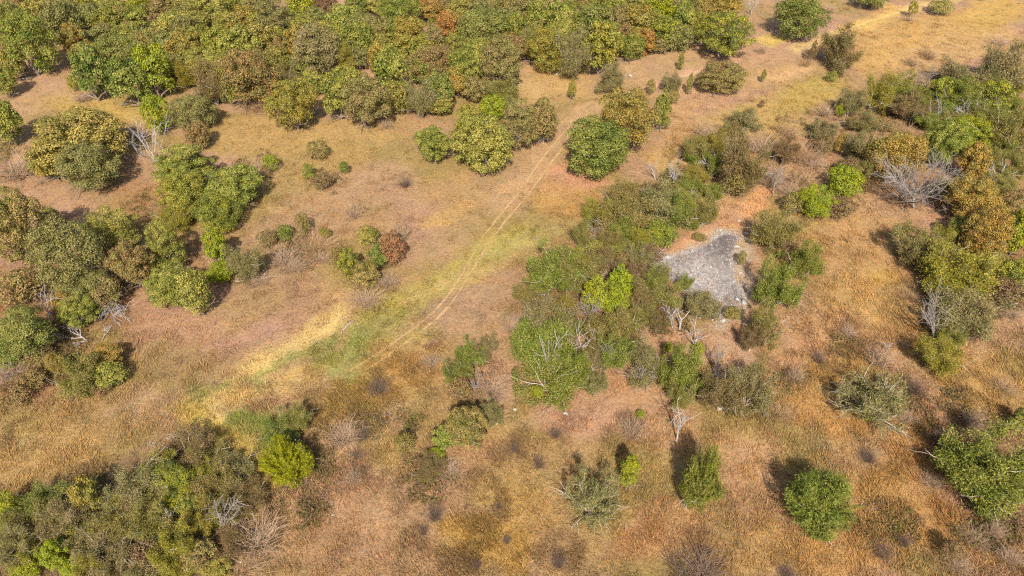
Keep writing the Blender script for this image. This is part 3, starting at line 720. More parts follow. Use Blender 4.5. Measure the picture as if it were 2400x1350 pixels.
PLANTS['trees of the row along the right edge'] = [
 ('oak', 'amber', 2276, 470, 120, 112, 'gold and orange oak at the head of the right-hand row'),
 ('oak', 'amber', 2318, 546, 106, 128, 'orange-brown oak in the middle of the right-hand row'),
 ('oak', 'rust', 2374, 474, 70, 60, 'brown oak behind the lime oak at the edge'),
 ('oak', 'lime', 2386, 548, 84, 108, 'lime-yellow oak cut by the photo edge in the right-hand row'),
 ('oak', 'deep', 2238, 540, 50, 66, 'dark green shaded growth beneath the gold and orange oak'),
 ('oak', 'mixlime', 2384, 640, 74, 66, 'dark green oak below the lime-yellow edge oak'),
 ('oak', 'gold', 2322, 614, 76, 54, 'golden low oak below the orange-brown oak'),
 ('mesq', 'mesqyellow', 2244, 632, 136, 118, 'large yellow-green feathery tree with a dark shadow beside it'),
 ('mesq', 'mesqyellow', 2218, 678, 70, 50, 'small yellow-green shrub under the large feathery tree'),
 ('mesq', 'mesqgrey', 2268, 736, 118, 106, 'large grey-green feathery tree below the yellow-green one'),
 ('mesq', 'mesqyellow', 2200, 826, 76, 84, 'yellow-olive shrub at the lower end of the feathery trees'),
 ('mesq', 'mesqgreen', 2226, 780, 54, 60, 'green shrub between the bare grey tree and the large grey-green one'),
 ('bush', 'redbrown', 2368, 690, 84, 52, 'red-brown bush beside the path at the right-hand row'),
 ('mesq', 'tan', 2146, 566, 84, 86, 'thin tan-olive see-through tree casting a dark shadow'),
 ('mesq', 'mesqyellow', 2200, 560, 50, 60, 'faint yellow-olive shrub beside the see-through tree'),
 ('brush', 'purple', 2378, 724, 50, 40, 'grey brush beneath the red-brown bush'),
 ('mesq', 'mesq', 2340, 420, 60, 44, 'green shrub behind the broken white limbs by the path'),
 ('brush', 'dark', 2340, 738, 22, 14, 'small red-brown heap of twigs on the pale path'),
 ('oak', 'deep', 2392, 982, 40, 56, 'dark green shrub cut by the edge above the big green mesquite'),
 ('mesq', 'mesqgreen', 2322, 1090, 164, 156, 'big bright green mesquite near the right edge'),
 ('mesq', 'mesqgreen', 2388, 1126, 56, 110, 'green mesquite cut by the photo edge beside the big one'),
 ('bush', 'lime', 2266, 1154, 20, 20, 'tiny vivid lime bush beside the big bright green mesquite'),
 ('spray', 'mesqgrey', 2052, 932, 152, 138, 'grey-green spreading mesquite alone on the orange slope'),
 ('bush', 'mesqgreen', 2032, 972, 40, 30, 'small green tuft of a bush at the foot of the grey-green mesquite'),
 ('brush', 'purple', 2130, 976, 44, 40, 'pale leafless brush beside the grey-green spreading mesquite'),
 ('brush', 'dark', 1990, 930, 54, 52, 'dark shaded brush on the far side of the grey-green mesquite'),
 ('brush', 'purple', 2068, 828, 56, 60, 'grey-purple brush with white sticks on the orange slope'),
 ('brush', 'purple', 1868, 868, 36, 50, 'thin grey brush in the open orange slope'),
 ('brush', 'purple', 2290, 976, 46, 60, 'grey brush in the tall orange weeds'),
 ('brush', 'purple', 2288, 1254, 54, 44, 'round grey-purple brush in the weeds near the bottom edge corner'),
 ('brush', 'purple', 2250, 1316, 56, 48, 'wide grey-purple brush at the bottom edge'),
 ('brush', 'purple', 2336, 1236, 40, 50, 'purple brush beside the round grey-purple one'),
 ('bush', 'brown', 2226, 1290, 44, 50, 'dark olive weed bush above the wide grey-purple brush'),
 ('brush', 'dark', 2124, 1262, 30, 60, 'dark upright weed clump on the orange slope'),
 ('brush', 'brown', 2128, 684, 44, 36, 'tan brush in the open slope beside the large feathery tree shadow'),
 ('brush', 'dark', 1924, 830, 30, 40, 'thin dark brush in the middle of the open orange slope'),
 ('brush', 'purple', 1990, 772, 40, 34, 'faint purple brush in the middle of the open orange slope'),
 ('brush', 'dark', 2040, 1064, 40, 40, 'dark brush below the grey-green spreading mesquite'),
 ('brush', 'purple', 2190, 1120, 44, 44, 'grey-brown brush beside the tiny vivid lime bush'),
 ('brush', 'dark', 2070, 1290, 44, 40, 'dark weed clump in the orange weeds near the bottom edge'),
 ('brush', 'purple', 2376, 1300, 50, 50, 'purple-grey brush in the bottom corner'),
 ('brush', 'brown', 2360, 900, 60, 44, 'tawny brush at the right-hand end of the orange slope'),
 ('brush', 'dark', 2150, 900, 44, 50, 'dark weed clump above the grey-green spreading mesquite'),
 ('brush', 'brown', 1830, 960, 54, 44, 'tawny weed clump beside the sage mesquite'),
 ('brush', 'dark', 2206, 1020, 60, 40, 'dark brush above the big bright green mesquite shadow'),
]
PLANTS['shrubs of the middle thicket by the grey bare patch'] = [
 ('mesq', 'mesq', 1468, 452, 66, 64, 'olive shrub with pale stems at the top of the middle thicket'),
 ('mesq', 'mesqgreen', 1440, 466, 30, 32, 'small green shrub at the top corner of the middle thicket'),
 ('mesq', 'mesq', 1464, 500, 104, 62, 'wide mottled olive shrub in the upper middle thicket'),
 ('mesq', 'mesqgrey', 1556, 480, 104, 86, 'grey-olive shrub with a pale trunk in the upper middle thicket'),
 ('mesq', 'mesqgreen', 1602, 494, 60, 70, 'green shrub beside the grey-olive shrub with a pale trunk'),
 ('mesq', 'mesq', 1648, 490, 54, 74, 'olive shrub on dark stems at the edge facing the bare patch'),
 ('mesq', 'mesqgreen', 1618, 436, 46, 44, 'green shrub beneath the white-topped snags'),
 ('mesq', 'mesqgreen', 1668, 446, 40, 40, 'small green shrub beneath a twisted white snag'),
 ('mesq', 'mesqyellow', 1630, 410, 56, 44, 'yellow-olive shrub among the white snags'),
 ('mesq', 'mesqyellow', 1588, 462, 44, 40, 'pale yellow-olive shrub at the foot of a white-topped snag'),
 ('oak', 'mixlime', 1544, 550, 84, 54, 'bright green bush at the edge near the orange bank'),
 ('mesq', 'mesqgreen', 1468, 546, 62, 56, 'green shrub in the heart of the middle thicket'),
 ('oak', 'mixlime', 1448, 584, 46, 40, 'yellow-green bush above the small rusty crown'),
 ('mesq', 'mesqyellow', 1492, 564, 50, 60, 'yellowish shrub between two green bushes of the thicket'),
 ('oak', 'rust', 1460, 608, 36, 36, 'small rusty crown in the middle thicket above the lime conifer'),
 ('oak', 'gold', 1396, 582, 36, 40, 'small gold-tan crown beside bare grey branches'),
 ('mesq', 'mesq', 1366, 552, 40, 92, 'upright olive-brown shrub on the track side of the thicket'),
 ('mesq', 'mesqgreen', 1372, 530, 24, 26, 'small green shrub topping the upright olive-brown one'),
 ('mesq', 'brown', 1518, 594, 48, 48, 'brown-olive shrub facing the orange bank'),
 ('mesq', 'mesqgrey', 1500, 600, 48, 58, 'grey-green shrub next to the brown-olive shrub'),
 ('mesq', 'mesqgreen', 1306, 626, 104, 92, 'large green shrub at the track-side corner of the thicket'),
 ('mesq', 'mesqgrey', 1316, 602, 50, 50, 'grey twiggy top within the large green corner shrub'),
 ('mesq', 'mesqgreen', 1264, 660, 60, 52, 'low green shrub at the outermost corner of the thicket'),
 ('mesq', 'mesq', 1360, 640, 72, 76, 'olive-green shrub between the corner shrub and the lime conifer'),
 ('mesq', 'brown', 1408, 616, 70, 54, 'brownish shrub behind the lime conifer'),
 ('upr', 'lime', 1398, 684, 80, 92, 'vivid lime tree in the thicket, lower left of the twin lime tops'),
 ('upr', 'lime', 1456, 660, 74, 96, 'vivid lime pointed tree in the thicket, the higher twin'),
 ('oak', 'lime', 1436, 706, 84, 52, 'lime lower skirt of growth under the twin lime trees'),
 ('mesq', 'tan', 1500, 692, 62, 74, 'brown twiggy shrub beside the vivid lime trees'),
 ('mesq', 'mesq', 1548, 700, 76, 74, 'olive and yellow shrub at the edge of the bare patch'),
 ('mesq', 'mesqgrey', 1540, 640, 46, 56, 'sage shrub where the dead branch meets the bare patch'),
 ('mesq', 'mesqgreen', 1606, 660, 30, 52, 'light green sapling standing at the edge of the bare grey patch'),
 ('mesq', 'mesqgrey', 1646, 712, 64, 70, 'grey-green shrub at the near end of the bare patch'),
 ('mesq', 'mesqyellow', 1326, 712, 42, 42, 'yellow-gold shrub below the large green corner shrub'),
 ('brush', 'purple', 1404, 546, 46, 52, 'purple-grey bare shrub in the upper thicket'),
 ('brush', 'purple', 1440, 632, 50, 50, 'grey leafless brush behind the twin lime trees'),
 ('brush', 'brown', 1350, 724, 50, 44, 'brown leafless brush between the corner shrub and the silver leafless tree'),
 ('brush', 'purple', 1510, 640, 50, 50, 'grey-brown leafless brush beside the higher lime twin'),
 ('brush', 'brown', 1496, 776, 50, 50, 'tawny leafless brush over dark stems by the pink ground'),
 ('brush', 'purple', 1340, 800, 44, 48, 'grey leafless brush between the biggest mesquite and the wide-armed snag'),
 ('mesq', 'mesqgrey', 1290, 742, 96, 60, 'grey bare-topped shrub above the biggest green mesquite'),
 ('mesq', 'mesqgreen', 1270, 800, 122, 108, 'biggest green mesquite of the thicket, upper crown'),
 ('mesq', 'mesqgreen', 1282, 876, 120, 104, 'green mesquite with white inner branches at the thicket foot'),
 ('mesq', 'mesqgreen', 1342, 866, 62, 84, 'rounded green mesquite beside the one with white inner branches'),
 ('bush', 'lime', 1258, 920, 34, 32, 'lime bush at the foot of the green mesquites'),
 ('mesq', 'mesq', 1426, 770, 90, 82, 'olive-green mesquite below the vivid lime trees'),
 ('mesq', 'mesqgreen', 1446, 820, 66, 80, 'green drooping mesquite above the pink bare ground'),
 ('mesq', 'mesq', 1392, 826, 32, 38, 'small round olive shrub between grey snags'),
 ('mesq', 'mesqgrey', 1396, 896, 48, 58, 'small sage shrub with a pale base on the pink ground'),
 ('mesq', 'mesqgrey', 1516, 850, 66, 96, 'grey-green shrub on bare pale stems over pink ground'),
 ('mesq', 'mesqgreen', 1606, 866, 84, 104, 'green and grey mesquite between the bare-stemmed shrub and the lime clump'),
 ('bush', 'lime', 1636, 820, 28, 30, 'lime clump at the foot of a double white snag'),
 ('bush', 'lime', 1566, 816, 22, 26, 'small lime bush above the green and grey mesquite'),
 ('mesq', 'brown', 1544, 756, 40, 48, 'olive-brown shrub behind the white forked snags'),
 ('mesq', 'mesq', 1502, 736, 60, 56, 'twiggy olive shrub over dark stems by the pink ground'),
 ('mesq', 'mesq', 1598, 920, 48, 66, 'slim green shrub below the green and grey mesquite'),
 ('bush', 'lime', 1586, 946, 18, 22, 'little lime tuft of a bush by the slim green shrub'),
 ('mesq', 'brown', 1700, 922, 90, 92, 'olive-brown mesquite on pale stems, darker of a pair'),
 ('mesq', 'mesqgrey', 1758, 908, 84, 92, 'sage mesquite beside the olive-brown mesquite on pale stems'),
 ('bush', 'lime', 1501, 971, 20, 18, 'tiny vivid green sapling top on the pink ground'),
 ('brush', 'purple', 1486, 996, 56, 58, 'grey leafless shrub under the tiny vivid green sapling'),
 ('brush', 'purple', 1160, 900, 70, 60, 'pale grey leafless shrub on pink ground beside the mesquites'),
 ('mesq', 'mesq', 1820, 540, 80, 84, 'olive mesquite with a dark hollow beyond the bare patch'),
 ('oak', 'mixlime', 1798, 556, 44, 40, 'dark green bush within the olive mesquite beyond the bare patch'),
 ('mesq', 'mesqgreen', 1898, 606, 64, 78, 'pointed green mesquite on the far side of the bare patch'),
 ('mesq', 'mesqgreen', 1826, 664, 80, 100, 'green mesquite with grey sticks beside the bare patch'),
 ('mesq', 'mesq', 1796, 760, 56, 112, 'tall olive mesquite on a dark stem below the bare patch'),
 ('mesq', 'brown', 1764, 790, 42, 62, 'brown-olive shrub beside the tall olive mesquite'),
 ('bush', 'mesqgreen', 1832, 596, 24, 24, 'small yellow-green bush above the green mesquite with grey sticks'),
 ('bush', 'redbrown', 1848, 588, 44, 40, 'red-brown shaded bush between two green mesquites'),
 ('bush', 'mesq', 1640, 556, 28, 14, 'low green bush on the upper rim of the bare patch'),
 ('bush', 'mesq', 1738, 606, 20, 46, 'green strip of a bush on the outer rim of the bare patch'),
 ('bush', 'mesq', 1718, 734, 40, 22, 'low olive bush at the lowest tip of the bare patch'),
]
PLANTS['bushes on the near slope'] = [
 ('upr', 'lime', 1476, 1100, 60, 84, 'bright lime sapling with a thin white trunk on the near slope'),
 ('spray', 'mesqgrey', 1388, 1160, 116, 124, 'grey-green spray-shaped mesquite beside the bright lime sapling'),
 ('dense', 'mesqgreen', 1650, 1122, 96, 146, 'upright olive-green bush alone on the near slope'),
 ('dense', 'mesqgreen', 1924, 1170, 150, 160, 'large bright green bush alone with a dark shadow on the orange slope'),
 ('dense', 'limeyellow', 670, 1078, 110, 118, 'glowing yellow-green round bush on the near slope'),
 ('mesq', 'deep', 660, 1004, 74, 56, 'dark green bush right behind the glowing yellow-green one'),
 ('mesq', 'mesq', 700, 978, 50, 60, 'dark olive weed bush above the glowing yellow-green one'),
 ('oak', 'mixrust', 1090, 1006, 100, 106, 'mottled green and rust bush on the brow of the near slope'),
 ('oak', 'green', 1046, 1024, 66, 64, 'green bush at the side of the mottled green and rust bush'),
 ('mesq', 'mesqgrey', 1150, 966, 44, 56, 'grey-olive shrub behind the mottled green and rust bush'),
 ('mesq', 'brown', 1008, 1090, 56, 50, 'brown bush with yellow sprays below the mottled bush'),
 ('bush', 'lime', 1024, 1066, 36, 30, 'yellow-lime sprays of a bush beside the brown bush'),
 ('mesq', 'mesqgreen', 1104, 830, 58, 62, 'dark green bush at the meadow side of the pink bare ground'),
 ('mesq', 'deep', 1072, 872, 56, 60, 'deep green bush just below the dark green bush'),
 ('bush', 'rust', 1080, 912, 48, 48, 'rust-gold bush below the deep green bush'),
 ('mesq', 'mesqgrey', 1140, 812, 40, 56, 'grey feathery shrub behind the dark green bush'),
 ('brush', 'purple', 1196, 748, 46, 56, 'purple-grey brush by the track side of the middle thicket'),
 ('brush', 'dark', 886, 900, 50, 46, 'dark grey brush in the rough weeds below the track'),
 ('brush', 'purple', 1010, 840, 40, 40, 'faint grey brush on the meadow side of the dark green bush'),
 ('brush', 'purple', 800, 1010, 80, 70, 'large grey-brown brush on the rough near slope'),
 ('brush', 'dark', 846, 1010, 36, 40, 'dark olive brush beside the large grey-brown brush'),
 ('bush', 'mesq', 946, 1040, 44, 46, 'olive weed bush on the rough near slope'),
 ('brush', 'purple', 824, 1110, 36, 66, 'dark grey upright brush near the pale bare spot'),
 ('brush', 'purple', 1050, 1100, 60, 50, 'grey leafless brush below the brown bush with yellow sprays'),
 ('brush', 'dark', 1018, 1196, 38, 90, 'long dark brush streak on the lower slope'),
 ('brush', 'dark', 992, 1240, 22, 50, 'small dark brush at the lower end of the long streak'),
 ('brush', 'dark', 1264, 1080, 26, 44, 'thin dark brush in the open near slope'),
 ('brush', 'dark', 1206, 1046, 20, 44, 'narrow brown brush in the open near slope below the pink ground'),
 ('brush', 'dark', 1302, 1010, 26, 66, 'upright dark brush below the pale stone on pink ground'),
 ('brush', 'dark', 1168, 1184, 14, 40, 'tiny dark weed stalk clump on the open near slope'),
 ('brush', 'dark', 1188, 1262, 18, 40, 'tiny dark weed stalk clump by the bottom yellow patch'),
 ('brush', 'dark', 1118, 1320, 20, 44, 'dark weed stalk clump touching the bottom edge'),
 ('brush', 'dark', 1310, 1310, 34, 60, 'dark purple weed clump near the bottom edge'),
 ('brush', 'dark', 1640, 1332, 130, 74, 'wide dark spiky brush at the bottom edge'),
 ('brush', 'dark', 1660, 1288, 24, 50, 'narrow dark brush above the wide spiky brush'),
 ('brush', 'dark', 1848, 1340, 40, 40, 'low dark brush at the bottom edge below the large bright green bush'),
 ('brush', 'dark', 836, 1062, 40, 30, 'rusty dark brush beside the pale bare spot'),
]
PLANTS['trees and shrubs of the near thicket at the lower left'] = [
 ('mesq', 'brown', 440, 1056, 100, 84, 'dark brown-olive shrub at the top of the near thicket'),
 ('mesq', 'mesq', 484, 1074, 70, 60, 'olive shrub at the top corner of the near thicket'),
 ('oak', 'mixlime', 404, 1128, 92, 92, 'green-gold leafy tree in the upper near thicket'),
 ('oak', 'lime', 400, 1170, 82, 72, 'vivid green leafy tree at the heart of the near thicket'),
 ('mesq', 'mesqgrey', 326, 1132, 96, 96, 'pale sage feathery tree in the upper near thicket'),
 ('oak', 'green', 446, 1188, 62, 60, 'dark green leafy tree beside the vivid green one'),
 ('mesq', 'mesq', 500, 1140, 84, 82, 'sparse olive tree at the outer side of the near thicket'),
 ('mesq', 'brown', 586, 1160, 76, 60, 'brown weed shrub at the outer corner of the near thicket'),
 ('oak', 'gold', 204, 1164, 76, 92, 'gold-brown leafy tree on the meadow side of the near thicket'),
 ('mesq', 'deep', 92, 1188, 104, 82, 'dark grey-green shrub near the left edge of the near thicket'),
 ('bush', 'lime', 16, 1186, 48, 62, 'lime bush at the photo edge in the near thicket'),
 ('mesq', 'mesqgrey', 146, 1216, 84, 86, 'grey sage shrub below the gold-brown leafy tree'),
 ('mesq', 'mesq', 66, 1240, 88, 80, 'olive shrub below the dark grey-green shrub'),
 ('mesq', 'mesqgrey', 28, 1284, 76, 78, 'grey half-bare shrub at the photo edge'),
 ('mesq', 'mesqgrey', 196, 1256, 84, 66, 'silvery green shrub with white twigs in the near thicket'),
 ('mesq', 'mesqgrey', 246, 1294, 104, 88, 'grey leafless-topped tree near the bottom of the thicket'),
 ('oak', 'lime', 126, 1302, 66, 78, 'lime-yellow leafy shrub near the bottom of the thicket'),
 ('oak', 'lime', 178, 1326, 70, 50, 'yellow-lime leafy shrub at the bottom edge'),
 ('bush', 'lime', 60, 1338, 60, 40, 'low lime-green bush touching the bottom edge'),
 ('mesq', 'mesq', 286, 1228, 76, 78, 'olive twiggy tree in the middle of the near thicket'),
 ('mesq', 'mesq', 352, 1216, 86, 90, 'olive-green feathery tree below the vivid green one'),
 ('mesq', 'mesqyellow', 402, 1284, 76, 92, 'yellow-olive feathery tree near the bottom of the thicket'),
 ('mesq', 'mesq', 430, 1230, 80, 72, 'sparse green tree with a white trunk in the near thicket'),
 ('oak', 'rust', 462, 1302, 84, 80, 'rusty tan leafy shrub near the bottom edge'),
 ('oak', 'gold', 506, 1336, 70, 48, 'golden leafy shrub touching the bottom edge'),
 ('brush', 'purple', 594, 1258, 110, 96, 'wide grey-brown leafless shrub at the end of the near thicket'),
 ('brush', 'brown', 560, 1320, 100, 70, 'brown leafless shrub at the bottom edge'),
 ('bush', 'redbrown', 348, 1306, 70, 68, 'dark brown-olive bush between yellow-olive and grey trees'),
 ('bush', 'redbrown', 316, 1188, 50, 50, 'dark rusty bush beneath the pale sage feathery tree'),
 ('bush', 'rust', 296, 1160, 44, 34, 'rust-pink bush beside a fallen pale log'),
 ('bush', 'rust', 128, 1262, 50, 44, 'rust-brown bush between olive and silvery shrubs'),
 ('brush', 'dark', 266, 1130, 66, 66, 'dark leafless tangle between the gold-brown and pale sage trees'),
 ('brush', 'purple', 470, 1262, 70, 60, 'grey-purple leafless shrub in the lower near thicket'),
 ('brush', 'dark', 10, 1246, 40, 44, 'dark grey tangle at the photo edge'),
 ('brush', 'brown', 326, 1072, 76, 60, 'brown brush below the small white snags'),
]
# leafless standing trees: kind, foot pixel, top pixel, spread (px), limbs, twigs, trunk radius m, label
SNAGS = [
 ('bone', 370, 402, 342, 300, 104, 9, 4, .13, 'tall white dead tree with fanned bare limbs beside the very broad olive oak'),
 ('grey', 364, 120, 362, 84, 34, 5, 3, .08, 'small bare grey tree inside the wood behind the lime branch mass'),
 ('bone', 600, 238, 592, 194, 36, 3, 1, .11, 'forked white trunk in front of the large brown-topped oak'),
 ('grey', 192, 136, 186, 88, 16, 2, 1, .09, 'thin pale leaning trunk beside the grassy inlet'),
 ('bone', 1760, 36, 1764, -8, 44, 7, 4, .09, 'leafless white tree at the top edge beside the lime-olive oak'),
 ('bone', 1536, 420, 1524, 374, 34, 4, 2, .11, 'white snag with one side limb between the track pair and the thicket'),
 ('bone', 1579, 452, 1581, 378, 22, 6, 4, .10, 'white-topped straight snag above the middle thicket'),
 ('bone', 1662, 402, 1664, 362, 60, 5, 1, .12, 'twisted white snag with wide arms above the middle thicket'),
 ('grey', 1702, 388, 1708, 330, 16, 3, 3, .08, 'slim grey snag beside the dark brown leafy tree'),
 ('bone', 1784, 362, 1786, 344, 26, 2, 1, .07, 'short pale stick tree with a flat top on the mid slope'),
 ('grey', 1812, 456, 1822, 380, 40, 7, 4, .10, 'leaning grey leafless tree on the open mid slope'),
 ('grey', 2168, 216, 2170, 162, 40, 7, 4, .08, 'pale bare sapling above the golden brown shrub'),
 ('bone', 2204, 294, 2192, 240, 34, 5, 3, .12, 'curved white snag behind the green oak group'),
 ('bone', 2263, 282, 2258, 240, 46, 6, 3, .11, 'stubby white snag beside the slanting one'),
 ('bone', 2277, 280, 2302, 228, 20, 3, 3, .11, 'slanting white snag with a fine top'),
 ('grey', 2142, 488, 2148, 388, 160, 24, 9, .17, 'big grey leafless tree with a rounded crown in front of the amber oak'),
 ('bone', 2332, 436, 2342, 396, 70, 7, 3, .12, 'broken white dead tree beside the small path'),
 ('grey', 2186, 800, 2184, 706, 66, 9, 4, .12, 'bare grey tree with curled branches on the orange slope'),
 ('bone', 2080, 824, 2084, 800, 22, 4, 2, .06, 'small white stick tree in the grey-purple brush'),
 ('bone', 118, 760, 104, 684, 30, 4, 3, .11, 'tall white snag among rusty bushes of the grove'),
 ('bone', 1592, 772, 1604, 714, 34, 2, 0, .15, 'white forked snag like a slingshot below the bare patch'),
 ('bone', 1576, 770, 1572, 724, 34, 8, 3, .08, 'bristly white dead shrub beside the slingshot snag'),
 ('bone', 1628, 816, 1640, 756, 46, 4, 2, .13, 'double white snag over the lime clump'),
 ('grey', 1674, 880, 1690, 812, 34, 5, 3, .11, 'pale grey snag on the pink ground below the bare patch'),
 ('bone', 1366, 832, 1366, 778, 66, 5, 2, .12, 'white wide-armed snag between the green mesquites'),
 ('grey', 1380, 752, 1379, 706, 62, 8, 4, .11, 'silver leafless tree with level limbs below the lime trees'),
 ('grey', 1418, 872, 1430, 796, 26, 4, 2, .09, 'slim grey snag at the edge of the drooping green mesquite'),
 ('bone', 1278, 696, 1272, 672, 54, 6, 2, .08, 'white spreading dead limbs at the thicket corner'),
 ('bone', 1292, 884, 1286, 800, 60, 5, 2, .12, 'white trunk with open arms inside the green mesquite'),
 ('grey', 1516, 916, 1514, 850, 46, 6, 3, .09, 'grey bare-stemmed little tree on the pink ground'),
 ('bone', 1558, 892, 1552, 872, 34, 5, 2, .07, 'curled white dead branchwork beside the green and grey mesquite'),
 ('bone', 1586, 1034, 1594, 956, 30, 4, 3, .11, 'lone white snag with grey base roots on the near slope'),
 ('grey', 1408, 560, 1396, 518, 52, 6, 3, .08, 'bare grey branches leaning in the upper thicket'),
 ('bone', 420, 1042, 404, 1018, 26, 5, 2, .06, 'small white snag at the top of the near thicket, twiggy one'),
 ('bone', 366, 1050, 352, 1036, 26, 3, 1, .06, 'small white stub snag at the top of the near thicket'),
 ('bone', 260, 1204, 260, 1180, 14, 2, 1, .07, 'small white forked snag in the dark hollow of the near thicket'),
 ('bone', 412, 1236, 404, 1196, 54, 4, 2, .10, 'white trunk with crooked arms in the near thicket'),
 ('grey', 514, 1240, 530, 1180, 76, 8, 4, .12, 'grey arching dead tree over black shade in the near thicket'),
 ('grey', 268, 1290, 266, 1262, 60, 7, 3, .09, 'grey wide leafless tree near the bottom of the near thicket'),
 ('grey', 454, 1274, 456, 1250, 44, 5, 3, .07, 'pale leafless sapling in the lower near thicket'),
 ('bone', 204, 1250, 190, 1226, 66, 10, 3, .07, 'bristling white dead shrub in the near thicket'),
 ('grey', 30, 892, 20, 858, 44, 5, 3, .07, 'grey leafless sapling at the edge below the blue-green oaks'),
 ('grey', 1112, 930, 1118, 880, 30, 5, 4, .05, 'thin grey leafless sapling on pink ground'),
]
# dead wood lying on the ground: kind, foot pixel, tip pixel, spread px, limbs, radius, label
FALLEN = [
 ('bone', 262, 698, 268, 756, 66, 13, .10, 'white fallen tree crown spread at the foot of the grove'),
 ('bone', 204, 800, 158, 766, 60, 5, .10, 'long white fallen limbs below the small green grove oak'),
 ('bone', 206, 798, 178, 816, 30, 3, .07, 'short white fallen limb beside the long ones'),
 ('bone', 268, 696, 236, 676, 30, 6, .08, 'white broken limb behind the fallen tree crown'),
 ('bone', 1508, 644, 1556, 606, 44, 5, .10, 'long white dead branch reaching onto the bare grey patch'),
 ('bone', 612, 656, 648, 649, 8, 1, .06, 'thin pale branch lying on the purple slope'),
 ('bone', 48, 188, 76, 183, 6, 1, .09, 'pale log lying in the grassy inlet'),
 ('bone', 806, 776, 828, 752, 4, 0, .10, 'bleached log beside the green strip at the gully'),
 ('bone', 306, 1176, 336, 1171, 5, 0, .12, 'pale fallen log in the near thicket'),
 ('bone', 352, 1344, 400, 1322, 30, 3, .09, 'curved white dead branch at the bottom of the near thicket'),
 ('bone', 376, 1280, 356, 1264, 22, 5, .07, 'white broken branch end beside the yellow-olive tree'),
 ('bone', 6, 1320, 30, 1304, 14, 1, .07, 'white stick at the photo edge in the near thicket'),
 ('bone', 240, 800, 256, 770, 14, 3, .05, 'greyish dead branch leaning behind the long white limbs'),
 ('bone', 1728, 548, 1740, 560, 8, 2, .07, 'pale root wood on the upper corner of the bare patch'),
]
# stones: pixel, size px, label
ROCKS = [
 (1478, 178, 9, 'upright white stone beside the upper track'), (1305, 175, 8, 'flat pale stone in the straw clearing'),
 (863, 152, 7, 'white stone in the earth gap of the wood'), (37, 397, 6, 'small white stone in the purple leafless thicket'),
 (1318, 1155, 7, 'white stone alone beside the spray-shaped mesquite'), (1324, 970, 11, 'broad pale stone on the pink bare ground'),
 (1209, 960, 9, 'pale stone behind the upright dark brush'), (1726, 579, 13, 'chalky block on the outer rim of the bare patch, highest'),
 (1735, 640, 8, 'chalky block halfway down the outer rim of the bare patch'), (1748, 672, 8, 'small chalky block just outside the bare patch rim'),
 (1745, 710, 14, 'largest chalky block at the lower rim of the bare patch'), (1727, 702, 11, 'chalky block next to the largest one'),
 (1748, 548, 12, 'chalky block above the bare patch on orange earth'), (1688, 540, 7, 'small chalky stone on the upper bank of the bare patch'),
 (1733, 519, 9, 'flat chalky stone on the orange track above the bare patch'), (1562, 604, 12, 'white chalk lump at the narrow end of the bare patch'),
 (1696, 752, 11, 'white chalk lump at the lowest tip of the bare patch'), (1676, 878, 8, 'pale stone at the foot of the pale grey snag'),
 (1164, 993, 8, 'grey stone beside the mottled green and rust bush'), (780, 1207, 6, 'small pale stone on the rough slope by the near thicket'),
]

# smaller plants filling the gaps between the ones above; each is labelled by the plant it stands next to
FILL = [
 ('oak', ('olive', 'olive', 'yolive', 'green', 'green', 'sage'), 'oaks filling the gaps of the wood', 'oak', 'oaks of the wood along the top', (58, 78),
  [(30, 40), (120, 70), (60, 52), (165, 30), (250, 45), (235, 90), (300, 80), (320, 40), (345, 130), (390, 110), (420, 10), (455, 60), (470, 140), (510, 150), (535, 60), (580, 140), (600, 60), (640, 95), (650, 150), (680, 60), (712, 70), (720, 150), (770, 75), (780, 105), (835, 130), (850, 60), (880, 110), (925, 75), (925, 125), (985, 120), (990, 170), (1060, 110), (1080, 70), (1060, 160), (1130, 120), (1130, 30), (1170, 100), (1190, 50), (1240, 20), (1250, 110), (1310, 30), (1310, 80), (1370, 90), (1400, 30), (1440, 80), (1470, 40), (1480, 110), (1530, 60), (1530, 10), (1580, 30), (1590, 90), (1620, 20), (1630, 70), (730, 200), (600, 170), (535, 210), (450, 150), (400, 160), (200, 130)]),
 ('mesq', ('mesq', 'mesqgreen', 'mesqyellow', 'mesqgrey', 'brown'), 'scrub filling the middle thicket', 'scrub bush', 'shrubs of the middle thicket by the grey bare patch', (46, 66),
  [(1350, 600), (1330, 660), (1420, 560), (1480, 580), (1520, 560), (1480, 640), (1530, 670), (1540, 720), (1470, 760), (1330, 760), (1380, 850), (1400, 500), (1230, 690)]),
 ('mesq', ('brown', 'mesqyellow', 'mesq', 'mesqgreen'), 'scrub filling the hillside thicket', 'scrub bush', 'shrubs of the hillside thicket on the upper right', (46, 66),
  [(2090, 240), (2180, 240), (2170, 280), (2240, 290), (2310, 300), (2330, 270), (2300, 210), (2320, 360), (2380, 250), (1690, 380), (2230, 440), (2350, 460)]),
 ('mesq', ('mesqgrey', 'mesq', 'mesqyellow', 'brown'), 'scrub filling the near thicket', 'scrub bush', 'trees and shrubs of the near thicket at the lower left', (56, 80),
  [(270, 1180), (240, 1220), (310, 1250), (350, 1160), (380, 1090), (460, 1120), (540, 1190), (480, 1220), (540, 1280), (420, 1330), (330, 1340), (280, 1340), (110, 1240), (60, 1300), (20, 1230), (160, 1270), (220, 1330), (540, 1110)]),
]
